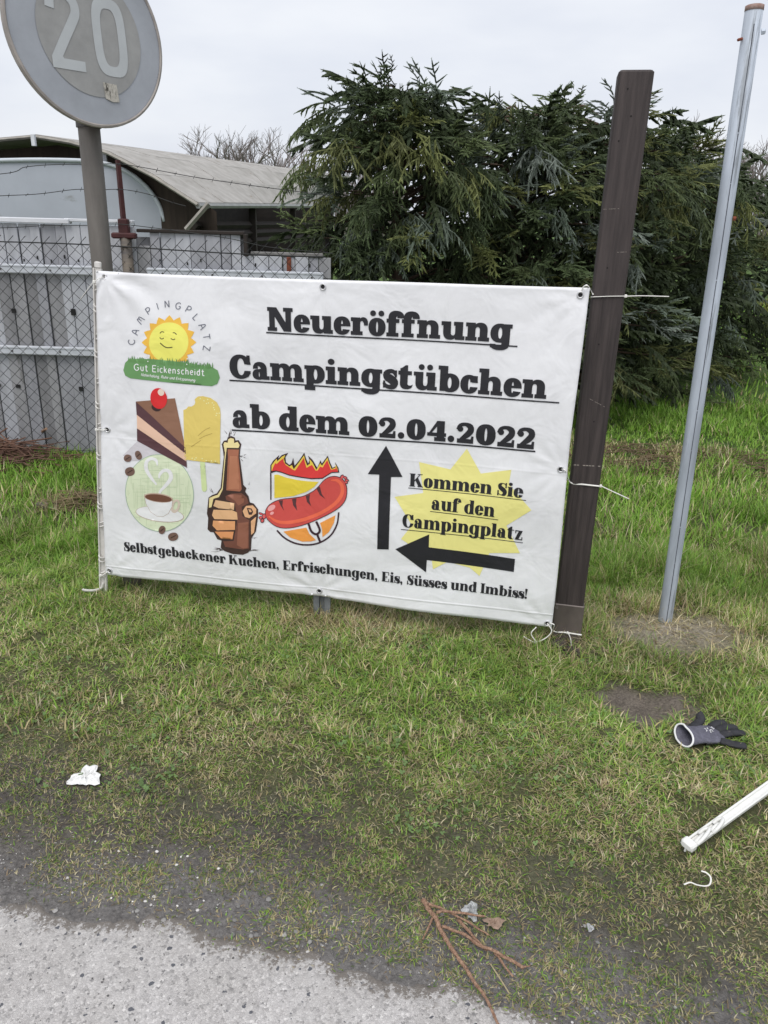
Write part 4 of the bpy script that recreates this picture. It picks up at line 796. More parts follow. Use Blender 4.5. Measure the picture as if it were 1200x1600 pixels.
zt = .668
tie('white cable tie with drooping tail halfway up the wooden post', [[on_b(876, 732, -.004), on_b(884, 734, .006), pf(-.052, zt, .004), pf(0, zt-.003), pf(.05, zt-.004), pf(.058, zt-.003, .002)], [pf(.058, zt-.003), pf(.095, zt-.016, .01), pf(.16, zt-.04, .012)]], pf(.056, zt-.003))
zt = .052
def pf2(x, z, o=.004): return pc-wy*(.0565+o)+wx*x+wz*z
tie('white cable tie with loose curled end at the foot of the wooden post', [[on_b(855, 974, -.004), on_b(866, 975, .008), pf2(-.05, zt), pf2(0, zt), pf2(.052, zt-.002), pf2(.058, zt-.004, .0)], [pf2(.005, zt+.004, .006), pf2(.018, zt-.02, .012), pf2(.024, zt-.05, .02)]], pf2(.004, zt, .005))
tie('white string knotted below the lower right banner corner', [[on_b(855, 974, .003), on_b(862, 985, .008), on_b(852, 996, .012), on_b(836, 1001, .014), on_b(826, 998, .012), on_b(818, 993, .01)], [on_b(838, 1001, .014), on_b(830, 988, .012), on_b(838, 979, .008)]], on_b(837, 1001, .014), .0028, (1, .8), 'string')
tie('white cable tie with a short slanting tail at the upper left banner corner', [[on_b(163, 433, -.003), on_b(157, 434, .007), on_b(149, 440, .012), on_b(143, 447, .010), on_b(125, 468, .0)]], on_b(149, 440, .012))
tie('short white cable tie at the middle of the left banner edge', [[on_b(168, 671, -.003), on_b(164, 671, .006), on_b(157, 671, .008), on_b(150, 671, .0)]], on_b(151, 671, .004))
tie('short white cable tie at the lower left banner corner', [[on_b(172, 891, -.003), on_b(168, 893, .006), on_b(162, 897, .008), on_b(156, 898, .0)]], on_b(160, 897, .008))

# ================================================================== FENCE, SHEET WALL, SHED
FY = 4.955
m_wire = mat('dark_fence_wire', lin((38, 40, 40)), .6, vary=.25, vscale=30)
fen = thing('chain_link_fence', (-2.0, FY, 0), 'dark chain link fence with barbed wire in front of the pale sheet wall', 'fence')
pit = .074; nz_ = 37; zz = [.0+i*pit/2 for i in range(nz_+1)]
P = [(0 if i % 2 == 0 else pit/2, (.0022 if i % 2 else -.0022), z) for i, z in enumerate(zz)]
mb = MB(); mb.tube(P, .0021, 4); wme = None; kx = 0
for i in range(int(4.20/(pit/2))+1):
    x = -4.6+i*pit/2
    if wme is None:
        w0 = mesh('wire', np.array(mb.V)+[x, FY, 0], mb.F, m_wire, fen); wme = w0; x00 = x
    else:
        c = wme.copy(); COL.objects.link(c); c.parent = fen; c.location = (x-x00, 0, .006*math.sin(i*.17)+(pit/2 if i % 2 else 0))
def fz(x): return 1.372-.012*max(0, x+1.7)+.012*math.sin(x*2.1)
mb = MB(); mb.tube([(x, FY-.006, fz(x)-.02) for x in np.linspace(-4.6, -.40, 40)], .0042, 6); mb.build('tension_wire', m_wire, fen, True)
mb = MB(); mb.tube([(x, FY-.006, .05) for x in np.linspace(-4.6, -.40, 10)], .002, 5); mb.build('tension_wire', m_wire, fen, True)
def barbed(px):
    Q = smooth_path([aty(x, y, FY-.01) for x, y in px], 8); mb = MB(); mb.tube(Q, .0022, 5); L_ = np.r_[0, np.cumsum(np.linalg.norm(np.diff(Q, axis=0), axis=1))]
    for d_ in np.arange(.05, L_[-1], .11):
        c = np.array([np.interp(d_, L_, Q[:, k_]) for k_ in range(3)])
        for a in (random.uniform(0, 3), random.uniform(0, 3)): v = np.array([.006, .006*math.cos(a), .010*math.sin(a)+.003]); mb.tube([c-v, c+v], .0013, 3)
    mb.build('barbed_wire', m_wire, fen)
barbed([(-420, 300), (-200, 285), (0, 272), (40, 261), (90, 257), (140, 257), (183, 256), (220, 261), (300, 276), (380, 288), (455, 298), (520, 306)])
barbed([(-420, 330), (-200, 315), (0, 306), (60, 303), (118, 296), (150, 297), (190, 296), (230, 303), (268, 316), (290, 322)])
barbed([(-420, 366), (-200, 360), (0, 356), (80, 352), (140, 352), (183, 350), (240, 356), (300, 364), (360, 373), (420, 386), (520, 396)])
m_red = mat('dark_red_steel', lin((66, 30, 30)), .6, vary=.3, vscale=12, spots=(20, .62, lin((60, 28, 26)), (1, 1, .5)))
rx_ = -1.632; mb = MB(); tp = aty(184, 250, FY+.03); bt = aty(193, 345, FY+.03)
mb.tube([bt-(0, 0, .02), tp], [.018, .016], 4); mb.build('post_extension', m_red, fen)
mb = MB(); mb.box((bt[0], FY+.03, bt[2]-.03), (.06, .05, .085), None, .006); mb.box((bt[0], FY+.02, bt[2]-.085), (.15, .05, .035), None, .008); mb.build('post_bracket', m_red, fen)
m_tape = mat('taped_post', lin((122, 112, 98)), .7, col2=lin((62, 62, 66)), vscale=7, stretch=(.3, .3, 2.2)); mb = MB(); mb.tube([(bt[0]+.004, FY+.03, -.2), (bt[0]+.004, FY+.03, bt[2]-.09)], .034, 14); mb.build('post', m_tape, fen, True)
mb = MB(); mb.tube([(-4.5, FY+.03, -.2), (-4.5, FY+.03, 1.8)], .034, 14); mb.build('post', m_tape, fen, True)

# ---- wall of old pale boards behind the mesh
wall = thing('board_wall', (-2.0, 5.05, 0), 'weathered off white wall of narrow upright boards behind the chain link fence', 'wall')
wm = [mat('pale_board_%s' % n_, lin(c), .7, vary=.16, vscale=6, stretch=(2, 2, .35), spots=(9, .63, lin(d_), (1.5, 1.5, .25))) for n_, c, d_ in (('white', (184, 186, 191), (132, 130, 128)), ('grey', (160, 161, 166), (110, 108, 106)), ('dull', (154, 154, 156), (112, 110, 108)), ('stained', (138, 138, 140), (100, 98, 95)))]
x = -4.7; i = 0; rg = random.Random(21)
while x < -.43:
    w_ = rg.choice((.062, .078, .085, .094)); xc = x+w_/2
    top = 1.470 if xc < -1.58 else (1.438 if xc < -.93 else 1.318+rg.choice((0, 0, 0, 0, 0, 0, -.035)))
    if -1.60 < xc < -1.52: top = 1.36
    dy = rg.choice((0, .004, .010, .016))
    lo = rg.uniform(-.05, -.02)
    for z0, z1 in ((lo, .68+rg.uniform(-.0, .0)), (.684, 1.19), (1.194, top)):
        if z1-z0 < .05: continue
        mb = MB(); mb.box((xc, 5.035+dy+rg.uniform(0, .003), (z0+z1)/2), (w_-.004, .012, z1-z0), None, .002); mb.build('board', rg.choices(wm, (5, 3, 1, .2) if z0 > 1 else ((3, 4, 3, 1) if z0 > .5 else (1.5, 3, 4, 3)))[0], wall)
    x += w_; i += 1
mb = MB(); mb.box((-3.15, 5.085, .72), (3.1, .01, 1.46), None, 0); mb.box((-1.26, 5.085, .70), (.67, .01, 1.42), None, 0); mb.box((-.66, 5.085, .61), (.50, .01, 1.22), None, 0); mb.build('backing_sheet', wm[2], wall)
m_rail = mat('white_rail', lin((206, 210, 216)), .5, vary=.08, vscale=12, spots=(8, .68, lin((150, 150, 150)), (.3, 1, 1)))
for z_ in (1.205, .70):
    for a, b in ((-4.7, -1.72), (-1.52, -.42)):
        mb = MB(); mb.box(((a+b)/2, 5.008, z_), (b-a, .03, .056), None, .006); mb.box(((a+b)/2, 4.992, z_+.018), (b-a, .006, .012), None, .002); r_ = mb.build('rail', m_rail, wall)
        mb = MB()
        for xx in np.arange(a+.1, b, .31): mb = MB(); mb.tube([(xx, 4.994, z_-.004), (xx, 4.989, z_-.004)], .006, 8); mb.build('screw', m_clamp, r_)
m_dark = mat('dark_timber', lin((46, 40, 36)), .85, vary=.3, vscale=8, stretch=(.4, 2, 2))
for z_ in (.94, .455):
    for xx in np.arange(-4.5, -.1, .13):
        if rg.random() < .62: mb = MB(); mb.box((xx+rg.uniform(-.03, .03), 5.026, z_+rg.uniform(-.012, .012)), (rg.uniform(.02, .034), .006, rg.uniform(.02, .04)), None, 0); mb.build('notch', m_hole, wall)
for xx in np.arange(-4.5, -.45, .085):
    if rg.random() < .75: mb = MB(); mb.box((xx, 5.027, 1.262+rg.uniform(-.012, .03)), (.008, .006, rg.uniform(.012, .022)), None, 0); mb.build('notch', m_hole, wall)
m_cap = mat('white_cap_board', lin((212, 214, 218)), .6, vary=.08, vscale=9)
mb = MB(); mb.box((-3.3, 5.03, 1.490), (2.65, .06, .03), None, .004); mb.build('cap_board', m_cap, wall)
mb = MB(); mb.box((-1.80, 5.04, 1.498), (.42, .05, .018), None, .003); mb.build('cap_board', m_cap, wall)
mb = MB(); mb.box((-1.24, 5.05, 1.448), (.66, .07, .02), None, .003); mb.build('cap_board', m_dark, wall)
mb = MB(); mb.box((-.65, 5.06, 1.330), (.45, .05, .026), None, .004); mb.build('cap_board', mat('grey_ledge', lin((120, 118, 116)), .8, vary=.25, vscale=14), wall)
mb = MB(); mb.box((-.90, 5.03, 1.38), (.022, .05, .13), None, .003); mb.build('end_strip', m_dark, wall)
mb = MB(); mb.box((-.635, 5.024, 1.262), (.028, .012, .11), None, .002); mb.build('rusty_strip', m_rust, wall)

# ---- shed beyond: arched pale roof, white arched end panel
shed = thing('shed', (-4, 12, 0), 'low shed with weathered pale arched roof and arched white end panel', 'shed')
m_roof = mat('weathered_roof_sheet', lin((150, 147, 141)), .85, col2=lin((174, 171, 166)), vscale=5, spots=(4, .62, lin((124, 113, 96)), (1, 1, 1)), bump=.3, bscale=30)
m_roofu = mat('roof_edge', lin((150, 146, 138)), .8, vary=.2, vscale=8)
# roof profile at the near gable (pixel points at their distances) and the same profile further back
near = [((-330, 330), 11.6), ((-200, 262), 11.5), ((-60, 220), 11.4), ((55, 210), 11.3), ((110, 219), 11.0), ((168, 235), 10.7), ((240, 272), 10.3), ((309, 316), 10.0)]
N3 = [aty(*p, Y_) for p, Y_ in near]; ridge_dir = np.array([.44, .90, 0]); 
far_eave = aty(470, 317, 17.0); far_top = aty(560, 277, 20.0)
F3 = []
for i, p in enumerate(N3):
    L_ = (far_top-N3[3]) if i <= 3 else (far_top-N3[3])*(1-(i-3)/4)+(aty(520, 319, 19.0)-N3[7])*((i-3)/4); F3.append(p+L_)
nseg = 9
for i in range(7):
    for k_ in range(nseg):      # each roof sheet its own piece
        a, b = k_/nseg, (k_+1)/nseg
        V = []
        up_ = np.array([0, 0, .004*((k_+i) % 2)])
        for p, f_ in ((N3[i], F3[i]), (N3[i+1], F3[i+1])):
            V += [p+(f_-p)*a+up_, p+(f_-p)*(b+.01)+up_]
        V += [v-np.array([0, 0, .035]) for v in V]
        if i in (4, 5, 6) or k_ < 3 or i == 3: mesh('roof_sheet', V, [(0, 2, 3, 1), (4, 5, 7, 6), (0, 1, 5, 4), (2, 6, 7, 3), (0, 4, 6, 2), (1, 3, 7, 5)], m_roof, shed)
mb = MB()
for i in range(7): mb.tube([N3[i]-(0, .02, .03), N3[i+1]-(0, .02, .03)], .022, 4)
mb.build('verge_trim', m_roofu, shed)
mb = MB(); mb.tube([N3[7]-(0, 0, .04), F3[7]-(0, 0, .04)], .035, 6); mb.build('gutter', mat('grey_gutter', lin((150, 152, 150)), .6, vary=.15, vscale=6), shed)
for px_ in ((52, 215), (164, 240)):
    c = aty(px_[0], px_[1], 10.9); mb = MB(); mb.box(c-(0, 0, .03), (.05, .05, .14), None, .004); mb.build('rafter_end', m_cap, shed)
# gable wall of boards below the verge, set back; interior shade is put into the brown
gb = [p+np.array([.35*.44, .35*.9, -.10]) for p in N3]
V = [p for p in gb]+[np.array([p[0], p[1], 0]) for p in gb]; mesh('gable_wall', V, [(i, i+1, 9+i, 8+i) for i in range(7)], mat('brown_gable', lin((52, 43, 36)), .9, vary=.3, vscale=6, stretch=(3, 3, .3)), shed)
# arched white panel
arc = [(-150, 345), (-146, 318), (-120, 288), (-80, 266), (-30, 253), (30, 250), (90, 250), (140, 252), (175, 258), (205, 272), (230, 293), (248, 318), (258, 346)]
AP = smooth_path([aty(x, y, 10.75) for x, y in arc], 4); m_panel = mat('white_panel', lin((172, 177, 186)), .6, vary=.05, vscale=2.5, spots=(1.6, .60, lin((150, 153, 156)), (.6, 1, 1.6)))
base_ = [np.array([AP[0][0], 10.75, .4]), np.array([AP[-1][0], 10.75, .4])]; V = [p for p in AP]+[base_[1], base_[0]]; V2_ = [v+np.array([0, .05, 0]) for v in V]; n_ = len(V)
mesh('end_panel', V+V2_, [tuple(range(n_)), tuple(range(2*n_-1, n_-1, -1))]+[(i, n_+i, n_+(i+1) % n_, (i+1) % n_) for i in range(n_)], m_panel, shed)
mb = MB(); mb.tube([p-np.array([0, .01, 0]) for p in AP], .028, 6); mb.build('panel_trim', mat('panel_edge', lin((196, 202, 208)), .5, vary=.06, vscale=9), shed, True)
# inside: posts, walls with the interior shade put into their near-black colour, beams and the side under the eave
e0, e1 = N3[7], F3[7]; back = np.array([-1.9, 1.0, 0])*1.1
V = [e0+back-(0, 0, 1.9), e1+back-(0, 0, 1.9), e1+back+(0, 0, .25), e0+back+(0, 0, .25)]; m_in = mat('shade_toned_boards', (.018, .015, .013), .95, vary=.4, vscale=4, stretch=(.3, 1, 3)); mesh('back_wall', V, [(0, 1, 2, 3)], m_in, shed)
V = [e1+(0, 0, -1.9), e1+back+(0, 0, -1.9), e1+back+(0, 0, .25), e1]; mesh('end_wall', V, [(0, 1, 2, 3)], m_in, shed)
for f_ in (.3, .6, .9):
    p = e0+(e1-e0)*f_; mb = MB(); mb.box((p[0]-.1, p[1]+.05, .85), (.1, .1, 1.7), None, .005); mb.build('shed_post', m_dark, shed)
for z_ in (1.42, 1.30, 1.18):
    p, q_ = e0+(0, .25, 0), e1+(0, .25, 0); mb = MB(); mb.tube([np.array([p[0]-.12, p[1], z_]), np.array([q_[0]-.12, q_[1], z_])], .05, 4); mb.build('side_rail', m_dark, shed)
a, b = aty(326, 318, 9.97), aty(290, 352, 9.97); mb = MB(); mb.tube([a, b-(0, 0, .05)], .03, 4); mb.build('brace', mat('grey_brace', lin((150, 146, 138)), .7, vary=.2, vscale=8), shed)

# ================================================================== CONIFERS
def brush(p, d, length, steps, nl, nw, core, rg, per=2):
    """one fuzzy shoot: slim three sided core plus needles; returns (triangles, tip shares)"""
    ref = np.array([0, 0, 1.0]) if abs(d[2]) < .8 else np.array([1.0, 0, 0]); a_ = np.cross(d, ref); a_ /= np.linalg.norm(a_); b_ = np.cross(d, a_); T = []; S_ = []
    ring = [p+core*(math.cos(t_)*a_+math.sin(t_)*b_) for t_ in (0, 2.09, 4.19)]; ring2 = [p+d*length*.6+core*.9*(math.cos(t_)*a_+math.sin(t_)*b_) for t_ in (.5, 2.6, 4.7)]; tip = p+d*length
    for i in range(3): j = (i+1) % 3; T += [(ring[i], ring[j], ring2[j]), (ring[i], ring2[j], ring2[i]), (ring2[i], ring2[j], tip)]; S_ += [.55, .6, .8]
    for i in range(steps):
        f = (i+.4)/steps; c = p+d*length*f; o_ = rg.random()*6.28
        for j in range(per):
            t_ = o_+j*6.283/per+rg.uniform(-.6, .6); r_ = a_*math.cos(t_)+b_*math.sin(t_); v = r_+d*rg.uniform(.55, 1.1); v /= np.linalg.norm(v); w_ = np.cross(v, d); w_ /= max(np.linalg.norm(w_), 1e-6)
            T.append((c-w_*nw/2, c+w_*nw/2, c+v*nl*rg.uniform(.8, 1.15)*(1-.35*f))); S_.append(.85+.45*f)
    return T, S_
def make_frond(seed, droop, m, hang, lift, nl=.056, nw=.018, core=.021, dens=7, per=2):
    """conifer branchlet, main axis along +x, up +z, unit length"""
    rg = random.Random(seed); T, S_ = [], []
    def pos(f): return np.array([f, .04*math.sin(f*5+seed), -droop*f*f])
    for i in range(m):
        f = min(.96, max(.04, .08+.9*(i+rg.uniform(-.3, .3))/m)); tang = np.array([1, 0, -2*droop*f]); tang /= np.linalg.norm(tang)
        d_ = tang*rg.uniform(.5, .9)+np.array([0, (-1 if i % 2 else 1)*rg.uniform(.3, .8), rg.uniform(-.15, .15)+lift-hang*rg.uniform(.6, 1.3)]); d_ /= np.linalg.norm(d_); l_ = (.40-.18*f)*rg.uniform(.6, 1.2)
        t_, s_ = brush(pos(f), d_, l_, max(3, int(dens*l_/.3)), nl, nw, core, rg, per); T += t_; S_ += s_
    for a, b in ((0, .35), (.33, .68), (.66, 1.12)):
        d_ = pos(b)-pos(a); l_ = np.linalg.norm(d_); t_, s_ = brush(pos(a), d_/l_, l_, int(dens*l_/.3), nl, nw, core, rg, per); T += t_; S_ += s_
    return np.array(T), np.array(S_)
HANG = [make_frond(s_, dr, 7, 1.0, 0, .066, .021, .026, 6) for s_, dr in ((1, .25), (2, .4), (3, .15))]
STIFF = [make_frond(s_, dr, 7, .2, .08, .066, .021, .026, 6) for s_, dr in ((4, .08), (5, .2), (6, .0))]
CHEAP = [make_frond(s_, dr, 8, .5, 0, .10, .05, .045, 2, 2) for s_, dr in ((7, .2), (8, .35))]
m_need = mat('conifer_needles', (1, 1, 1), .6, vary=.18, vscale=5, attr=True, spec=.3, trans=.22)
m_bark = mat('conifer_bark', lin((84, 70, 58)), .9, vary=.35, vscale=14, stretch=(1, 1, .4), bump=.6, bscale=50)
def place_fronds(items, rgs):
    """items: (frond, origin, direction, size, colour)"""
    Vs, Cs = [], []
    for fr, p, x, sz, col in items:
        NT, SH = fr; y = np.cross([0, 0, 1.0], x); n_ = np.linalg.norm(y); y = y/n_ if n_ > .1 else np.array([0, 1.0, 0]); z = np.cross(x, y); a = rgs.normal(0, .3); y, z = math.cos(a)*y+math.sin(a)*z, -math.sin(a)*y+math.cos(a)*z
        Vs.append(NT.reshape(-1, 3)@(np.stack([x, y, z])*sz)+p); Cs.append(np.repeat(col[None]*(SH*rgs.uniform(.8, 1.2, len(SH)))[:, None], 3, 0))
    return np.vstack(Vs), np.vstack(Cs)
def conifer(label, base, height, prof, nb, nf, n_in, tones, size, seed, hang=.6, sq=2.6, face=-1.9, low=.06, tuft=0):
    """clipped spruce: trunk, boughs reaching a hedge like surface prof(h)->(rx, ry), fronds along the boughs"""
    rgs = np.random.default_rng(seed); t = thing('spruce_tree', (base[0], base[1], 0), label, 'spruce', 'spruces of the clipped hedge')
    mb = MB(); mb.tube([(base[0]+.03*math.sin(z*3), base[1], z) for z in np.linspace(-.1, height*.92, 9)], np.linspace(.07, .012, 9), 9); mb.build('trunk', m_bark, t, True)
    mb = MB(); items = []; inner = []
    def surf(h, th):
        rx_, ry_ = prof(h); c_, s_ = math.cos(th), math.sin(th); q_ = (abs(c_)**sq+abs(s_)**sq)**(-1/sq); return np.array([base[0]+rx_*q_*c_, base[1]+ry_*q_*s_, h*height])
    pr = np.array([x[0] for x in tones]); pr = pr/pr.sum()
    for b in range(nb):
        th = rgs.normal(face, .92) if rgs.random() < .88 else rgs.uniform(-math.pi, math.pi); h = low+(1-low)*((b+rgs.random())/nb)**.82
        ax0 = np.array([base[0], base[1], max(.05, h*height-.12)]); tip = ax0+(surf(h, th)-ax0)*(rgs.uniform(.80, 1.06) if h < .86 else rgs.uniform(.25, 1.04)); out = tip-ax0; o_ = out/np.linalg.norm(out); up = max(0., (h-.78)/.22); tip = tip-np.array([0, 0, .10*up])
        path = lambda f: ax0+(tip-ax0)*f+np.array([0, 0, 1.0])*(.10*math.sin(math.pi*f)-.05*f*(1-up)); mb.tube([path(f) for f in (.05, .4, .75)], [.013, .009, .004], 4, cap=False)
        j = rgs.choice(len(tones), p=pr); col = np.array(tones[j][1])*rgs.uniform(.75, 1.25); pend = rgs.random() < hang*(1-up); side = np.cross(o_, [0, 0, 1.0])
        for k in range(nf):
            f = .38+.60*math.sqrt(rgs.random()); p = path(f)+np.array([rgs.normal(0, .03), rgs.normal(0, .03), rgs.normal(0, .03)])
            d_ = o_*rgs.uniform(.35, .9)+side*rgs.normal(0, .55)+np.array([0, 0, (-.55 if pend else -.10)+rgs.normal(0, .22)+.55*up*rgs.random()]); d_ /= np.linalg.norm(d_); bank = HANG if pend else STIFF
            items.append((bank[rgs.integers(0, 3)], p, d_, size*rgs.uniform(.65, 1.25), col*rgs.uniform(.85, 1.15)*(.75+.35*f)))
    for i in range(tuft):
        e_ = surf(.97, rgs.uniform(-math.pi, math.pi)); p = np.array([base[0], base[1], height*.86])+(e_-np.array([base[0], base[1], height*.97]))*rgs.uniform(.1, 1.0)
        d_ = np.array([rgs.normal(0, .12), rgs.normal(0, .12), 1.0]); items.append((STIFF[2], p, d_/np.linalg.norm(d_), size*rgs.uniform(.7, 1.2), np.array(tones[0][1])))
    for i in range(n_in):
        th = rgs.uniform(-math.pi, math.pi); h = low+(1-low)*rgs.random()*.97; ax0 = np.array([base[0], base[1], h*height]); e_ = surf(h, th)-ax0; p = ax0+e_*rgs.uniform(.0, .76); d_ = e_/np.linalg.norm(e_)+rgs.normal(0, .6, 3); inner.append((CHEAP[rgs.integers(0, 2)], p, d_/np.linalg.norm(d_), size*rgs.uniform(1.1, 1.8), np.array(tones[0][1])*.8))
    mb.build('boughs', m_bark, t)['kind'] = 'stuff'
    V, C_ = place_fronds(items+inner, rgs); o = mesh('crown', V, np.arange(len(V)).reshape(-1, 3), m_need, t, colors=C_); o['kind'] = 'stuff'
    return t
DKG, MDG, OLV, BLU, PAL = (.108, .150, .066), (.170, .222, .092), (.25, .28, .10), (.235, .295, .225), (.36, .42, .36)
flatp = lambda rx, ry, r0=.75, tp=.55: (lambda h: ((rx*(r0+(1-r0)*min(1, h/.35))*(1 if h < .8 else 1-(1-tp)*((h-.8)/.2)**1.6)), (ry*(r0+(1-r0)*min(1, h/.35))*(1 if h < .8 else 1-(1-tp)*((h-.8)/.2)**1.6))))
conifer('leftmost dark spruce with pointed leaders and drooping branches, beside the shed', (.06, 5.98), 2.42, flatp(.74, .86, .85, .80), 100, 16, 420, ((.36, DKG), (.34, MDG), (.18, OLV), (.12, BLU)), .205, 3, .75, tuft=16, face=-1.75)
conifer('flat topped spruce with bluish sprigs just left of the wooden post', (.98, 6.35), 2.40, flatp(.85, .75, .90, .92), 86, 16, 400, ((.28, DKG), (.30, MDG), (.12, OLV), (.22, BLU), (.08, PAL)), .20, 5, .55, tuft=4, face=-1.85)
conifer('spruce with yellow green tips directly behind the wooden post', (1.62, 6.68), 2.48, flatp(.80, .80, .9, .80), 72, 16, 360, ((.26, DKG), (.32, MDG), (.28, OLV), (.10, BLU), (.04, PAL)), .20, 8, .5, tuft=7, face=-1.9)
conifer('broad grey green spruce seen between the wooden post and the steel pole', (2.46, 7.50), 2.28, flatp(.88, .85, .9, .72), 74, 16, 340, ((.24, DKG), (.28, MDG), (.20, OLV), (.20, BLU), (.08, PAL)), .215, 12, .4, tuft=4, face=-2.0)
conifer('farther spruce behind the steel pole at the right end of the hedge', (3.42, 8.85), 2.12, flatp(.95, .9, .95, .60), 50, 15, 280, ((.24, DKG), (.28, MDG), (.16, OLV), (.26, BLU), (.06, PAL)), .26, 15, .35, tuft=3, face=-2.1)
conifer('dark spruce at the far right edge beyond the rest of the hedge', (6.6, 12.4), 2.0, flatp(1.2, .9, .95, .6), 24, 9, 140, ((.5, DKG), (.35, MDG), (.15, OLV)), .38, 18, .3, tuft=3, face=-2.1)

# ---- leafy shrub at the right edge
def shrub(label, base, r, h, n, col, seed, ls=.03):
    rgs = np.random.default_rng(seed); t = thing('shrub', (base[0], base[1], 0), label, 'shrub'); mb = MB()
    for i in range(14):
        a = rgs.uniform(0, 6.28); q_ = rgs.uniform(.3, .9); mb.tube([(base[0], base[1], 0), (base[0]+r*q_*.5*math.cos(a), base[1]+r*q_*.5*math.sin(a), h*.5), (base[0]+r*q_*math.cos(a), base[1]+r*q_*math.sin(a), h*rgs.uniform(.7, 1))], [.01, .006, .003], 5)
    mb.build('stems', m_bark, t)['kind'] = 'stuff'
    u = rgs.normal(size=(n, 3)); u /= np.linalg.norm(u, axis=1, keepdims=True); rr = rgs.uniform(.45, 1, n)**.5; C_ = np.array([base[0], base[1], h*.55])+u*rr[:, None]*np.array([r, r, h*.5]); a = rgs.normal(size=(n, 3)); a /= np.linalg.norm(a, axis=1, keepdims=True); b = np.cross(a, rgs.normal(size=(n, 3))); b /= np.linalg.norm(b, axis=1, keepdims=True); l_ = rgs.uniform(.6, 1.2, n)[:, None]*ls
    V = np.stack([C_-a*l_, C_+b*l_*.45, C_+a*l_, C_-b*l_*.45], 1).reshape(-1, 3); cc = np.repeat(np.array(col)[None]*rgs.uniform(.6, 1.4, n)[:, None], 4, 0)
    o = mesh('leaves', V, np.arange(4*n).reshape(-1, 4), m_need, t, colors=cc); o['kind'] = 'stuff'
shrub('small yellow green leafy shrub beyond the hedge at the right edge', (5.55, 10.9), .5, .8, 1500, (.20, .22, .05), 4)

# ---- bare trees on the skyline
m_twig = mat('bare_twigs', lin((126, 118, 116)), .95, vary=.2, vscale=1)  # twig tone lightened: distance haze is put into the colour
def bare_tree(label, x, y, h, seed, grp):
    rg = random.Random(seed); t = thing('bare_tree', (x, y, 0), label, 'tree', grp); trunk = MB(); crown = MB()
    def grow(p, d, l_, r_, lev):
        q_ = p+d*l_; mid = p+d*l_*.5+np.array([rg.uniform(-1, 1), rg.uniform(-1, 1), 0])*l_*.06
        (trunk if lev == 0 else crown).tube([p, mid, q_], [r_, r_*.85, r_*.68], 5 if lev < 2 else 3, cap=False)
        if lev >= 5: return
        for i in range(rg.choice((3, 3, 4)) if lev < 4 else 3):
            a = np.array([rg.uniform(-1, 1), rg.uniform(-1, 1), rg.uniform(-.15, .7)]); nd = d*.75+a*.72; nd /= np.linalg.norm(nd); st_ = p+(q_-p)*rg.uniform(.5, 1); grow(st_, nd, l_*rg.uniform(.58, .8), max(.012, r_*.55), lev+1)
    grow(np.array([x, y, -.3]), np.array([rg.uniform(-.06, .06), 0, 1.0]), h*.30, h*.022, 0)
    trunk.build('trunk', m_twig, t); crown.build('crown', m_twig, t)['kind'] = 'stuff'
G1 = 'bare trees beyond the shed'; G2 = 'bare trees beyond the hedge'
def bt_at(px, top, Y_, label, seed, grp):
    p = aty(px, top, Y_); bare_tree(label, p[0], Y_, p[2]/.70, seed, grp)
bt_at(345, 200, 60, 'leftmost bare tree above the shed roof', 31, G1); bt_at(392, 192, 56, 'tallest bare tree above the shed roof, left of the spruce', 32, G1)
bt_at(432, 202, 62, 'bare tree above the shed roof, closest to the dark spruce', 33, G1); bt_at(372, 222, 70, 'low bare tree between the taller ones above the shed roof', 34, G1)
bt_at(1108, 186, 60, 'bare tree on the skyline just left of the steel pole', 35, G2); bt_at(1175, 188, 58, 'bare tree on the skyline just right of the steel pole', 36, G2); bt_at(1235, 180, 64, 'bare tree on the skyline at the right edge', 37, G2); bt_at(1065, 196, 66, 'bare tree on the skyline behind the spruce tops', 38, G2)
def thicket(name, label, px0, px1, top, Y_, seed):
    rg = random.Random(seed); mb = MB()
    a, b = aty(px0, top, Y_), aty(px1, top, Y_)
    for i in range(900):
        f = rg.random(); x = a[0]+(b[0]-a[0])*f; y = Y_+rg.uniform(-3, 3); h = a[2]*rg.uniform(.55, 1.0); dx = rg.uniform(-.7, .7)
        mb.tube([(x, y, h*rg.uniform(0, .5)), (x+dx*.4, y, h*.75), (x+dx, y, h)], [.05, .03, .012], 3, cap=False)
    tag(mb.build(name, m_twig), label, 'thicket', kind='stuff')
thicket('thicket', 'grey brown leafless thicket beyond the shed', 300, 640, 238, 66, 3); thicket('thicket', 'grey brown leafless thicket beyond the right end of the hedge', 1000, 1330, 232, 66, 4)

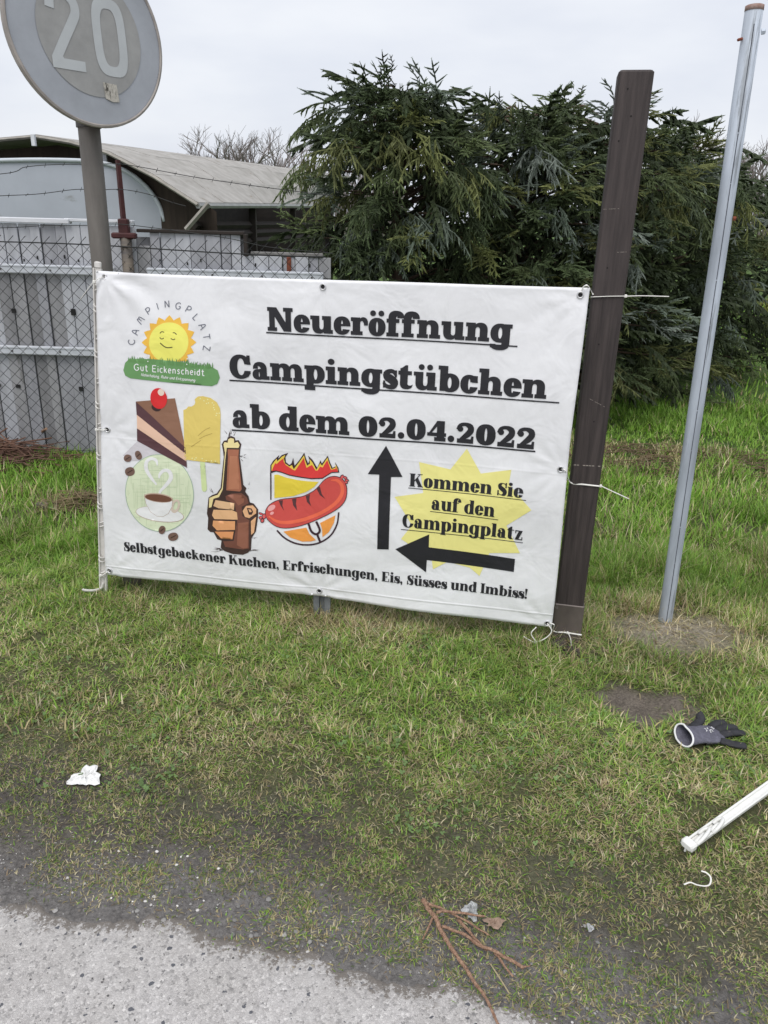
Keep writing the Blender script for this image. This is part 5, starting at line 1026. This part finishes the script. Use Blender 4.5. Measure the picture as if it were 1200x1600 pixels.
# ================================================================== GRASS
_gv, _pv, _s0, _s1 = gnd(1100, 1163), gnd(136, 1219), gnd(1062, 1345), gnd(1300, 1172)
def covered(x, y):     # no blades grow through things that lie on the ground
    d = np.array(_s1[:2]-_s0[:2]); t = np.clip(((x-_s0[0])*d[0]+(y-_s0[1])*d[1])/(d@d), 0, 1); ds = np.hypot(x-_s0[0]-t*d[0], y-_s0[1]-t*d[1])
    return (((x-_gv[0]+.045)/.085)**2+((y-_gv[1])/.055)**2 < 1) | (((x-_pv[0])/.045)**2+((y-_pv[1])/.04)**2 < 1) | (ds < .016)
def blades(n_try, region, dens, length, colour, seed, lean, width=.0032, clump=1):
    """scatter blades in region (x0,x1,y0,y1) kept by dens(x,y) in 0..1"""
    rgs = np.random.default_rng(seed); nt_ = n_try//clump; x = np.repeat(rgs.uniform(region[0], region[1], nt_), clump)+rgs.normal(0, .011, nt_*clump); y = np.repeat(rgs.uniform(region[2], region[3], nt_), clump)+rgs.normal(0, .011, nt_*clump); n_try = len(x); clear = ~covered(x, y)
    keep = clear & (np.abs(x) < .50*y+.42) & (rgs.random(n_try) < dens(x, y)); x, y = x[keep], y[keep]; n = len(x)
    L_ = length(x, y, rgs); az = rgs.uniform(0, 2*math.pi, n)+1.4*(fbm(x, y, 5, 60)-.5)*6; le = np.clip(lean(x, y, rgs), .05, 1.50); w_ = width*rgs.uniform(.7, 1.5, n)*(1+.18*np.clip(y-3, 0, 6))
    base = np.stack([x, y, ghgt(x, y)-.004], -1); hd = np.stack([np.cos(az), np.sin(az), 0*az], -1); sdv = np.stack([-np.sin(az), np.cos(az), 0*az], -1)
    l1 = le*.78; l2 = np.clip(le*1.2, 0, 1.66); mid = base+hd*(np.sin(l1)*L_*.5)[:, None]+np.array([0, 0, 1.0])*(np.cos(l1)*L_*.5)[:, None]; tip = mid+hd*(np.sin(l2)*L_*.5)[:, None]+np.array([0, 0, 1.0])*(np.cos(l2)*L_*.5)[:, None]
    tip[:, 2] = np.maximum(tip[:, 2], base[:, 2]+.005); wv = sdv*w_[:, None]/2
    V = np.stack([base-wv, base+wv, mid-wv*.85, mid+wv*.85, tip], 1).reshape(-1, 3); k = np.arange(n)[:, None]*5; F = np.stack([np.concatenate([k, k+1, k+3], 1), np.concatenate([k, k+3, k+2], 1), np.concatenate([k+2, k+3, k+4], 1)], 1).reshape(-1, 3)
    return V, F, np.repeat(colour(x, y, rgs), 5, 0)
GREENS = np.array([(.195, .345, .055), (.235, .385, .065), (.135, .26, .05), (.29, .375, .075), (.22, .285, .08), (.30, .42, .115)]); DRY = np.array([(.58, .51, .29), (.50, .42, .23), (.44, .39, .18), (.64, .57, .38), (.36, .27, .17)])
def dryness(x, y):
    d = .25+.55*(fbm(x, y, 2.2, 70)-.5)+.5*(fbm(x, y, 8, 72)-.5)+.40*(1-sstep(.15, 1.15, y-y_grass(x)))
    d = d+.6*np.exp(-(((x-DRYB[0])/.55)**2+((y-DRYB[1]-.05)/.13)**2))+.75*np.exp(-(((x-MOUND[0])/.34)**2+((y-MOUND[1]-.02)/.22)**2))+.35*np.exp(-(((x-POST[0])/.16)**2+((y-POST[1]+.1)/.12)**2))
    d = d+.55*np.exp(-(((x-1.9)/1.0)**2+((y-5.2)/.55)**2))+.4*np.exp(-(((x+1.75)/.25)**2+((y-4.0)/.2)**2))
    d = d-.22*sstep(3.2, 4.5, y)
    return np.clip(d, .04, .95)
def gcol(x, y, rgs):
    n = len(x); dry = rgs.random(n) < dryness(x, y); g = GREENS[rgs.integers(0, len(GREENS), n)]; d = DRY[rgs.integers(0, len(DRY), n)]; fr = sstep(2.9, 3.7, y)[:, None]*.5
    g = g*(1-fr)+np.array([.20, .40, .045])*fr*1.0
    d = d*(.78+.22*sstep(.2, .9, y-y_grass(x)))[:, None]; return np.where(dry[:, None], d, g)*rgs.uniform(.75, 1.3, n)[:, None]*(.50+.60*fbm(x, y, 3, 75)+.42*fbm(x, y, 10, 76, 2))[:, None]
def bare(x, y):   # 1 = bare soil
    return np.clip(sstep(.35, .75, np.exp(-(((x-PATCH[0])/.20)**2+((y-PATCH[1]+.02)/.20)**2))+.9*(fbm(x, y, 13, 98)-.5))+.97*sstep(.22, .6, np.exp(-(((x-MOUND[0]-.01)/.31)**2+((y-MOUND[1]+.02)/.20)**2))+.35*(fbm(x, y, 14, 97)-.5))+.8*sstep(.4, .8, np.exp(-(((x-POST[0]-.01)/.16)**2+((y-POST[1]+.12)/.13)**2))), 0, 1)
def dens_near(x, y):
    t = y-y_grass(x); f = fbm(x, y, 7, 80); g = fbm(x, y, 2.5, 83); d = .70+.30*sstep(-.05, .5, t); d = d*sstep(-.17, .03, t+.34*(f-.5)+.16*(g-.5))
    return np.clip(d*(.22+1.15*sstep(.38, .58, f+.16*sstep(.2, 1.1, t))), 0, 1)*(1-bare(x, y))*(1-sstep(4.4, 5.2, y)*.5)
def len_near(x, y, r):
    t = y-y_grass(x); lush = sstep(.45, .62, fbm(x, y, 3.1, 90))+.5*sstep(.5, .7, fbm(x, y, 9, 92)); return (.016+.020*sstep(.1, .9, t)+.034*sstep(.9, 1.6, t)*(.4+lush)+.035*sstep(3, 3.8, y)*(.4+lush))*r.uniform(.55, 1.5, len(x))
def lean_near(x, y, r):
    t = y-y_grass(x); return r.normal(1.25-.45*sstep(.8, 2.2, t), .30, len(x))
parts = [blades(440000, (-2.6, 2.9, .9, 3.6), dens_near, len_near, gcol, 1, lean_near, .0026, 5)]
parts.append(blades(160000, (-4.6, 4.4, 3.3, 7.2), lambda x, y: np.clip(.25+.9*fbm(x, y, 3, 81), 0, 1)*(1-.85*((y > 4.98) & (x < .3)))*(1-bare(x, y)), lambda x, y, r: (.045+.065*sstep(.40, .66, fbm(x, y, 2.6, 91)))*r.uniform(.5, 1.4, len(x)), gcol, 2, lambda x, y, r: r.normal(.75, .32, len(x)), .0040, 4))
parts.append(blades(30000, (2.0, 11, 6.2, 18), lambda x, y: np.clip(.3+.8*fbm(x, y, 2, 82), 0, 1), lambda x, y, r: .10*r.uniform(.5, 1.4, len(x)), gcol, 3, lambda x, y, r: r.normal(.7, .3, len(x)), .006))
parts.append(blades(150000, (-1.6, 1.9, .95, 2.3), lambda x, y: np.clip(sstep(-.16, .0, y-y_grass(x)+.3*(fbm(x, y, 9, 85)-.5))*(1-sstep(.5, .9, y-y_grass(x)))*(.25+.9*sstep(.40, .6, fbm(x, y, 12, 86))), 0, 1)*(1-bare(x, y)), lambda x, y, r: r.uniform(.010, .030, len(x)), lambda x, y, r: np.where((r.random(len(x)) < .5)[:, None], DRY[r.integers(0, 5, len(x))]*.75, GREENS[r.integers(0, 6, len(x))]*.8)*r.uniform(.6, 1.15, len(x))[:, None], 5, lambda x, y, r: r.normal(1.15, .3, len(x)), .0021, 4))
# distinct lush tufts
tr = np.random.default_rng(77); tx, ty = tr.uniform(-2.6, 2.8, 420), tr.uniform(1.9, 5.0, 420)
def dens_tuft(x, y):
    d = np.zeros(len(x))
    for a, b, s_ in zip(tx, ty, tr.uniform(.02, .055, 420)): d = np.maximum(d, np.exp(-((x-a)**2+(y-b)**2)/(2*s_*s_)))
    return d*(1-bare(x, y))*.9*(~((y > 4.95) & (x < .4)))
parts.append(blades(150000, (-2.7, 2.9, 1.95, 5.05), dens_tuft, lambda x, y, r: (.045+.04*sstep(2.6, 3.3, y))*r.uniform(.6, 1.45, len(x)), gcol, 4, lambda x, y, r: r.normal(.7, .3, len(x)), .0044))
parts.append(blades(9000, (MOUND[0]-.5, MOUND[0]+.5, MOUND[1]-.3, MOUND[1]+.3), lambda x, y: np.exp(-(((x-MOUND[0])/.30)**2+((y-MOUND[1])/.17)**2))*.55, lambda x, y, r: r.uniform(.02, .07, len(x)), lambda x, y, r: DRY[r.integers(0, 5, len(x))]*r.uniform(.6, 1.1, len(x))[:, None], 6, lambda x, y, r: r.normal(1.45, .08, len(x)), .0022))
V, F, Cc, k = [], [], [], 0
for a, b, c in parts: V.append(a); F.append(b+k); Cc.append(c); k += len(a)
m_grass = mat('grass_blades', (1, 1, 1), .55, attr=True, spec=.25, trans=.25)
gob = mesh('grass', np.vstack(V), np.vstack(F), m_grass, colors=np.vstack(Cc)); tag(gob, 'worn green and straw coloured grass covering the verge', 'grass', kind='stuff')

# clover and small round weeds
rgs = np.random.default_rng(9); V, F, Cc = [], [], []
for i in range(120):
    c0 = np.array([rgs.uniform(-1.5, 1.6), rgs.uniform(1.55, 3.2)])
    if dens_near(c0[:1], c0[1:])[0] < .3: continue
    for j in range(rgs.integers(6, 30)):
        p = c0+rgs.normal(0, .06, 2); z = gz(p[0], p[1])+rgs.uniform(.008, .020); r_ = rgs.uniform(.0026, .0055); til = rgs.normal(0, .35, 2); cc = np.array((.15, .235, .085))*rgs.uniform(.7, 1.4)
        for q_ in range(3):
            a = q_*2.09+rgs.random(); cx_, cy_ = p[0]+r_*.9*math.cos(a), p[1]+r_*.9*math.sin(a); k0 = len(V)
            for e_ in range(6):
                b = e_*1.047; dx, dy = r_*.85*math.cos(b), r_*.85*math.sin(b); V.append((cx_+dx, cy_+dy, z+til[0]*(dx+r_*math.cos(a))+til[1]*(dy+r_*math.sin(a)))); Cc.append(cc)
            F.append(tuple(range(k0, k0+6)))
wo_ = mesh('clover', np.array(V), np.array(F), m_grass, colors=np.array(Cc)); tag(wo_, 'small round clover leaves scattered in the worn grass', 'clover', kind='stuff')

# gravel and loose chips along the road edge, crumbs of soil
rgs = np.random.default_rng(19); V, F, Cc = [], [], []
def stone(c, r_, col, fl=.65):
    k0 = len(V); a = rgs.random()*6.28; ax3 = rgs.uniform(.7, 1.2, 2)
    for z_, q_ in ((-.5, .7), (.25, 1), (.75, .55)):
        for i in range(6):
            t_ = i*1.047; x, y = ax3[0]*q_*math.cos(t_)*rgs.uniform(.8, 1.15), ax3[1]*q_*math.sin(t_)*rgs.uniform(.8, 1.15); V.append((c[0]+r_*(x*math.cos(a)-y*math.sin(a)), c[1]+r_*(x*math.sin(a)+y*math.cos(a)), c[2]+r_*z_*fl)); Cc.append(col)
    for j in range(2):
        for i in range(6): F.append((k0+j*6+i, k0+j*6+(i+1) % 6, k0+j*6+6+(i+1) % 6, k0+j*6+6+i))
    F.append(tuple(k0+12+i for i in range(6)))
for i in range(1700):
    x = rgs.uniform(-1.5, 1.3); e_ = float(y_road(np.array(x))); d = abs(rgs.normal(0, .07)) if i % 3 else rgs.uniform(0, .25); y = e_-.01+d
    white = x < -.35 and rgs.random() < .55
    if white: y = e_+rgs.uniform(.02, .24)
    r_ = rgs.uniform(.0010, .0030) if rgs.random() < .88 else rgs.uniform(.003, .0065); g_ = (rgs.choice((.4, .6, .7)) if white else rgs.choice((.12, .18, .25, .33, .45), p=(.25, .25, .25, .18, .07)))*rgs.uniform(.8, 1.15); r_ = r_*(.7 if white else 1)
    stone((x, y, max(gz(x, y), -.01)+r_*.2), r_, (g_, g_*.97, g_*.93))
for i in range(900):
    x = rgs.uniform(-1.3, .9); e_ = float(y_road(np.array(x))); y = e_-rgs.uniform(.01, .45); r_ = rgs.uniform(.001, .0028); g_ = rgs.choice((.12, .3, .45, .55)); stone((x, y, .005), r_, (g_, g_*.97, g_*.94))
for i in range(700):
    x, y = rgs.uniform(-1.6, 1.9), rgs.uniform(1.2, 3.2)
    if rgs.random() < dens_near(np.array([x]), np.array([y]))[0]*.8: continue
    r_ = rgs.uniform(.0015, .006); g_ = rgs.uniform(.7, 1.25); stone((x, y, gz(x, y)+r_*.2), r_, (.13*g_, .115*g_, .10*g_))
pb_ = mesh('gravel', np.array(V), F, mat('loose_chips', (1, 1, 1), .9, vary=.1, vscale=90, attr=True)); 
a_ = pb_.data.color_attributes.new('Col', 'FLOAT_COLOR', 'POINT'); c4 = np.ones((len(V), 4), np.float32); c4[:, :3] = np.array(Cc); a_.data.foreach_set('color', c4.ravel())
tag(pb_, 'loose pale chips and soil crumbs along the road edge', 'gravel', kind='stuff')

# ================================================================== SMALL THINGS ON THE GROUND
def clod(label, px, r, seed):
    p = gnd(*px); z = gz(p[0], p[1]); t = thing('soil_clod', (p[0], p[1], z), label, 'soil clod', 'dark soil clods'); rg = random.Random(seed); mb = MB()
    mb.ellipsoid((p[0], p[1], z+r*.35), (r, r*.8, r*.6), 14, 9, .16, seed); mb.build('lump', m_clod, t)
    mb = MB()
    for i in range(8): a = rg.uniform(0, 6.28); mb.ellipsoid((p[0]+r*1.1*math.cos(a), p[1]+r*.9*math.sin(a), z+r*.12), (r*.25, r*.22, r*.2), 7, 5, .2, seed+i)
    o = mb.build('crumbs', m_clod, t); o['kind'] = 'stuff'
m_clod = mat('dark_soil', (.075, .062, .053), .95, vary=.35, vscale=40, bump=1, bscale=120)
clod('dark soil clod in the grass between the wooden post and steel pole', (962, 1012), .030, 4); clod('dark crumbly soil clod at the foot of the wooden post', (872, 1012), .034, 7); clod('larger soil clod right of the wooden post foot', (893, 1020), .028, 9)

# crumpled paper and plastic scraps
def crumple(name, label, px, rx_, ry_, h, material, seed, cat, nx_=26):
    p = gnd(*px); z = gz(p[0], p[1]); rg = np.random.default_rng(seed); V = []; F = []; n_ = nx_; ang_ = np.linspace(0, 2*math.pi, n_, endpoint=False); wob = 1+.22*np.sin(3*ang_+seed)+.14*np.sin(7*ang_+seed*2)+rg.uniform(-.09, .09, n_)
    rings = [(0, 1.0)]+[(f, 1) for f in (.3, .55, .78, 1.0)]; V.append((p[0], p[1], z+h))
    for f, _ in rings[1:]:
        for a, w_ in zip(ang_, wob): V.append((p[0]+rx_*f*w_*math.cos(a), p[1]+ry_*f*w_*math.sin(a), z+.010+h*(1.1-f*f*.7)*rg.uniform(.0, 1.2)))
    F += [(0, 1+i, 1+(i+1) % n_) for i in range(n_)]
    for j in range(3): F += [(1+j*n_+i, 1+(j+1)*n_+i, 1+(j+1)*n_+(i+1) % n_, 1+j*n_+(i+1) % n_) for i in range(n_)]
    tag(mesh(name, np.array(V), F, material, pivot=(p[0], p[1], z)), label, cat)
m_paper = mat('crumpled_white_paper', lin((226, 226, 224)), .8, vary=.06, vscale=30, bump=.6, bscale=90); m_clear = mat('cloudy_plastic', lin((222, 224, 226)), .15, vary=.3, vscale=90, trans=.5, bump=.8, bscale=120)
crumple('crumpled_paper', 'crumpled white paper scrap on the worn grass at lower left', (135, 1218), .042, .044, .010, m_paper, 3, 'paper')
crumple('plastic_scrap', 'crumpled clear plastic scrap above the fallen twig', (735, 1430), .018, .025, .008, m_clear, 5, 'plastic scrap', 18)
crumple('plastic_scrap', 'tiny clear plastic shred in the mud right of the fallen twig', (921, 1457), .008, .012, .004, m_clear, 8, 'plastic scrap', 14)
crumple('plastic_scrap', 'small pale scrap in the dead grass under the banner', (651, 969), .018, .014, .006, m_clear, 11, 'plastic scrap', 14)
m_leaf = mat('dry_leaf', lin((150, 128, 112)), .8, vary=.25, vscale=60); crumple('dry_leaf', 'curled dry brown leaf at the tip of the fallen twig', (772, 1448), .024, .015, .007, m_leaf, 6, 'leaf', 18)

# fallen twig
m_tw = mat('reddish_bark', lin((134, 100, 82)), .85, col2=lin((190, 156, 130)), vscale=150, stretch=(1, 1, 1), bump=1, bscale=260)
tw0 = gnd(662, 1420); twg = thing('fallen_twig', (tw0[0], tw0[1], 0), 'forked reddish brown twig fallen across the road edge', 'twig')
ZT = Zoom(640, 1400, 6.0)
def twig(name, P, r0, r1, lift=.008):
    Q = []
    for i, p in enumerate(smooth_path(ZT(P), 5)): g_ = gnd(*p); z = max(gz(g_[0], g_[1]), .004 if g_[1] < y_road(np.array(g_[0])) else -1)+lift+.007+.001*math.sin(i*.7); Q.append((g_[0], g_[1], z))
    mb = MB(); mb.tube(Q, np.linspace(r0, r1, len(Q))*1.0*(1+.16*np.sin(np.arange(len(Q))*2.3)*np.sin(np.arange(len(Q))*.9+1)), 7); mb.build(name, m_tw, twg, True)
twig('main_stem', [(122, 100), (165, 170), (235, 265), (275, 355), (340, 480), (440, 610), (520, 730), (610, 880), (670, 960), (730, 1060), (790, 1190), (830, 1280)], .0062, .0028)
twig('side_shoot', [(165, 160), (280, 205), (400, 245), (560, 320), (680, 400), (740, 440)], .0034, .0018, .016)
twig('side_shoot', [(245, 268), (320, 245), (430, 245), (560, 258), (700, 275)], .0036, .0026, .022)
twig('side_shoot', [(212, 268), (170, 360), (120, 485)], .0030, .0020)
twig('side_shoot', [(300, 365), (390, 390), (510, 450), (620, 500), (740, 575), (880, 650), (980, 700), (1065, 740)], .0036, .0040, .014)
twig('side_shoot', [(450, 270), (540, 370), (640, 480), (720, 560)], .0040, .0034, .010)
twig('side_shoot', [(790, 600), (850, 670), (910, 750), (965, 810)], .0032, .0022); twig('side_shoot', [(1065, 725), (1110, 715), (1125, 700)], .002, .001, .012)
s_ = [gnd(*p) for p in ZT([(755, 675), (830, 790), (930, 950)])]; mb = MB(); mb.tube([(p[0], p[1], .012) for p in s_], .0016, 5); tag(mb.build('straw', mat('dry_straw', (.36, .30, .18), .7, vary=.15, vscale=40), pivot=tuple(s_[0])), 'single dry straw stalk lying right of the fallen twig', 'straw')
# curled white string
P = [gnd(*p) for p in ((1066, 1394), (1076, 1391), (1086, 1394), (1098, 1399), (1106, 1395), (1107, 1386), (1100, 1379), (1092, 1377))]; mb = MB(); mb.tube(smooth_path([(p[0], p[1], gz(p[0], p[1])+.022) for p in P], 4), .0022, 7, flat=(1, .6)); tag(mb.build('string', m_tie, pivot=tuple(P[0]), smooth=True), 'short curled white plastic string on the grass below the lying stake', 'string')

# ---- work glove
gc = gnd(1097, 1165); gz0 = gz(gc[0], gc[1])+.012
glove = thing('work_glove', (gc[0], gc[1], gz0-.01), 'grey and black rubber coated work glove lying on the grass', 'glove')
m_gk = mat('grey_knit', lin((108, 107, 120)), .9, vary=.22, vscale=50, bump=.8, bscale=320, spots=(35, .62, lin((78, 72, 70)), (1, 1, 1))); m_gr = mat('black_rubber', lin((44, 44, 48)), .65, spots=(40, .62, lin((92, 86, 80)), (1, 1, 1)), vary=.3, vscale=60, bump=.35, bscale=220); m_gw = mat('white_cuff_trim', lin((226, 226, 226)), .7, vary=.05, vscale=60)
ga = math.radians(12); g1 = np.array([math.cos(ga), math.sin(ga), 0]); g2 = np.array([-math.sin(ga), math.cos(ga), 0]); g3 = np.array([0, 0, 1.0])
ctr = gnd(1066, 1166); ctr[2] = gz0
def gpt(x, y, z): return ctr+g1*x*1.0+g2*y*.96+g3*(z*.78+.006*math.exp(-(x/.02)**2)*(1 if y > .02 else 0))
def loft(rings, n=24, close_end=True):
    V, F = [], []
    for (x, y, z, ry_, rz_, tlt) in rings:
        for i in range(n):
            t_ = 2*math.pi*i/n; V.append(gpt(x+tlt*math.sin(t_)*rz_, y+ry_*math.copysign(abs(math.cos(t_))**.85, math.cos(t_)), z+rz_*math.sin(t_)))
    m = len(rings)
    for j in range(m-1): F += [(j*n+i, j*n+(i+1) % n, (j+1)*n+(i+1) % n, (j+1)*n+i) for i in range(n)]
    if close_end: F.append(tuple((m-1)*n+i for i in range(n)))
    return V, F
cuff = [(.0, 0, .024, .046, .027, .5), (.012, 0, .024, .045, .026, .4), (.035, .002, .021, .042, .020, .1), (.06, .003, .018, .042, .016, 0), (.085, .003, .016, .045, .014, 0), (.105, .002, .015, .045, .013, 0), (.122, 0, .014, .041, .011, 0), (.13, 0, .013, .030, .008, 0)]
V, F = loft(cuff); mesh('hand_body', V, F, m_gk, glove, smooth=True)
mb = MB(); n_ = 24; P = []
for i in range(n_+1):
    t_ = 2*math.pi*i/n_; P.append(gpt(-.002+.5*math.sin(t_)*.027, .0465*math.copysign(abs(math.cos(t_))**.85, math.cos(t_)), .024+.0275*math.sin(t_)))
mb.tube(P, .0032, 7, cap=False); mb.build('cuff_trim', m_gw, glove, True)
pal = [(.055, .003, .012, .0445, .011, 0), (.085, .003, .011, .0465, .0115, 0), (.108, .002, .011, .0465, .011, 0), (.126, 0, .010, .043, .009, 0)]
V, F = loft(pal); mesh('palm_coating', V, F, m_gr, glove, smooth=True)
def finger(P, r0, r1): mb = MB(); Q = smooth_path([gpt(*p) for p in P], 5); R_ = np.linspace(r0, r1, len(Q))*1.12; R_[-1] *= .45; R_[-2] *= .8; mb.tube(Q, R_, 12, flat=(1.12, .62)); mb.build('finger', m_gr, glove, True)
finger([(.118, .034, .014), (.145, .046, .020), (.170, .050, .018), (.182, .047, .012)], .0125, .0105)
finger([(.120, .014, .014), (.155, .020, .022), (.188, .022, .018), (.205, .018, .010)], .0125, .0105)
finger([(.120, -.008, .014), (.158, -.006, .018), (.194, -.006, .014), (.215, -.010, .010)], .0125, .0105)
finger([(.110, -.032, .013), (.135, -.052, .012), (.160, -.064, .010), (.178, -.070, .010)], .0125, .0115)
finger([(.045, .036, .014), (.075, .056, .016), (.100, .070, .022), (.104, .085, .034), (.100, .092, .040)], .013, .0105)
mp_ = random.Random(2); mb = MB()
for i in range(12):
    x, y = .095+mp_.uniform(-.014, .014), .006+mp_.uniform(-.014, .014); c = gpt(x, y, .0315); a = mp_.random()*3; d_ = np.array([math.cos(a), math.sin(a), 0])*.004; e_ = np.array([-math.sin(a), math.cos(a), 0])*.0012; mb.add([c-d_-e_, c+d_-e_, c+d_+e_, c-d_+e_], [(0, 1, 2, 3)])
mb.build('printed_mark', m_gw, glove)['kind'] = 'stuff'

# ---- brush pile by the fence and heap of dead grass
def pile(name, label, cat, c, rx_, ry_, h, n, r_, material, seed, ln):
    rg = random.Random(seed); mb = MB()
    for i in range(n):
        a = rg.uniform(0, 6.28); q_ = math.sqrt(rg.random()); x, y = c[0]+rx_*q_*math.cos(a), c[1]+ry_*q_*math.sin(a); z = h*(1-q_*q_)*rg.random()+.01; t_ = rg.gauss(0, .6); l_ = ln*rg.uniform(.4, 1.2); d_ = np.array([math.cos(t_), math.sin(t_), rg.gauss(0, .16)]); p = np.array([x, y, z+gz(x, y)]); b_ = np.array([rg.uniform(-1, 1), rg.uniform(-1, 1), rg.uniform(-.3, 1)])*l_*.08
        mb.tube([np.maximum(p-d_*l_/2, [-99, -99, .004]), p+b_, np.maximum(p+d_*l_/2, [-99, -99, .004])], r_*rg.uniform(.5, 1.3), 4)
    tag(mb.build(name, material, pivot=(c[0], c[1], 0)), label, cat, kind='stuff')
pile('brush_pile', 'pile of reddish brown cut twigs against the fence at the left edge', 'brush pile', (-2.72, 4.72), .62, .20, .17, 330, .0045, mat('brown_twigs', lin((120, 90, 74)), .9, col2=lin((86, 64, 54)), vscale=3), 3, .5)
cdr = gnd(128, 795); pile('dead_grass_heap', 'heap of matted dead grass left of the banner', 'dead grass', (cdr[0]-.02, cdr[1]), .17, .13, .07, 260, .0022, mat('matted_straw', (.26, .20, .11), .9, col2=(.10, .075, .045), vscale=9), 5, .16)
pile('dead_grass_litter', 'brown litter and fallen needles under the hedge', 'litter', (1.95, 5.25), 1.0, .38, .05, 520, .0025, mat('brown_litter', (.20, .145, .085), .9, col2=(.10, .07, .045), vscale=5), 7, .2)
mb = MB(); a, b = np.array([*gnd(60, 690)[:2], .05]), np.array([*gnd(72, 668)[:2], .2]); mb.tube([a-(.25, 0, .02), a, aty(72, 670, 4.85)], [.012, .011, .009], 7); tag(mb.build('cut_branch', m_tw, pivot=tuple(a)), 'cut branch with pale end sticking up from the twig pile', 'branch')
# old weathered planks in the grass on the left
for i, (p_, q_) in enumerate((((62, 796), (92, 803)), ((92, 790), (118, 778)))):
    a, b = gnd(*p_), gnd(*q_); c = (a+b)/2; d_ = b-a; l_ = np.linalg.norm(d_); d_ /= l_; mb = MB(); mb.box((c[0], c[1], gz(c[0], c[1])+.012), (l_, .06, .022), [d_, np.cross([0, 0, 1], d_), (0, 0, 1)], .004)
    tag(mb.build('old_plank', mat('weathered_plank_%s' % 'ab'[i], lin((106, 100, 92)), .9, vary=.3, vscale=20, stretch=(.5, 3, 3)), pivot=tuple(c)), ('weathered grey plank end in the grass left of the dead grass heap', 'weathered dark plank beside the dead grass heap')[i], 'plank')
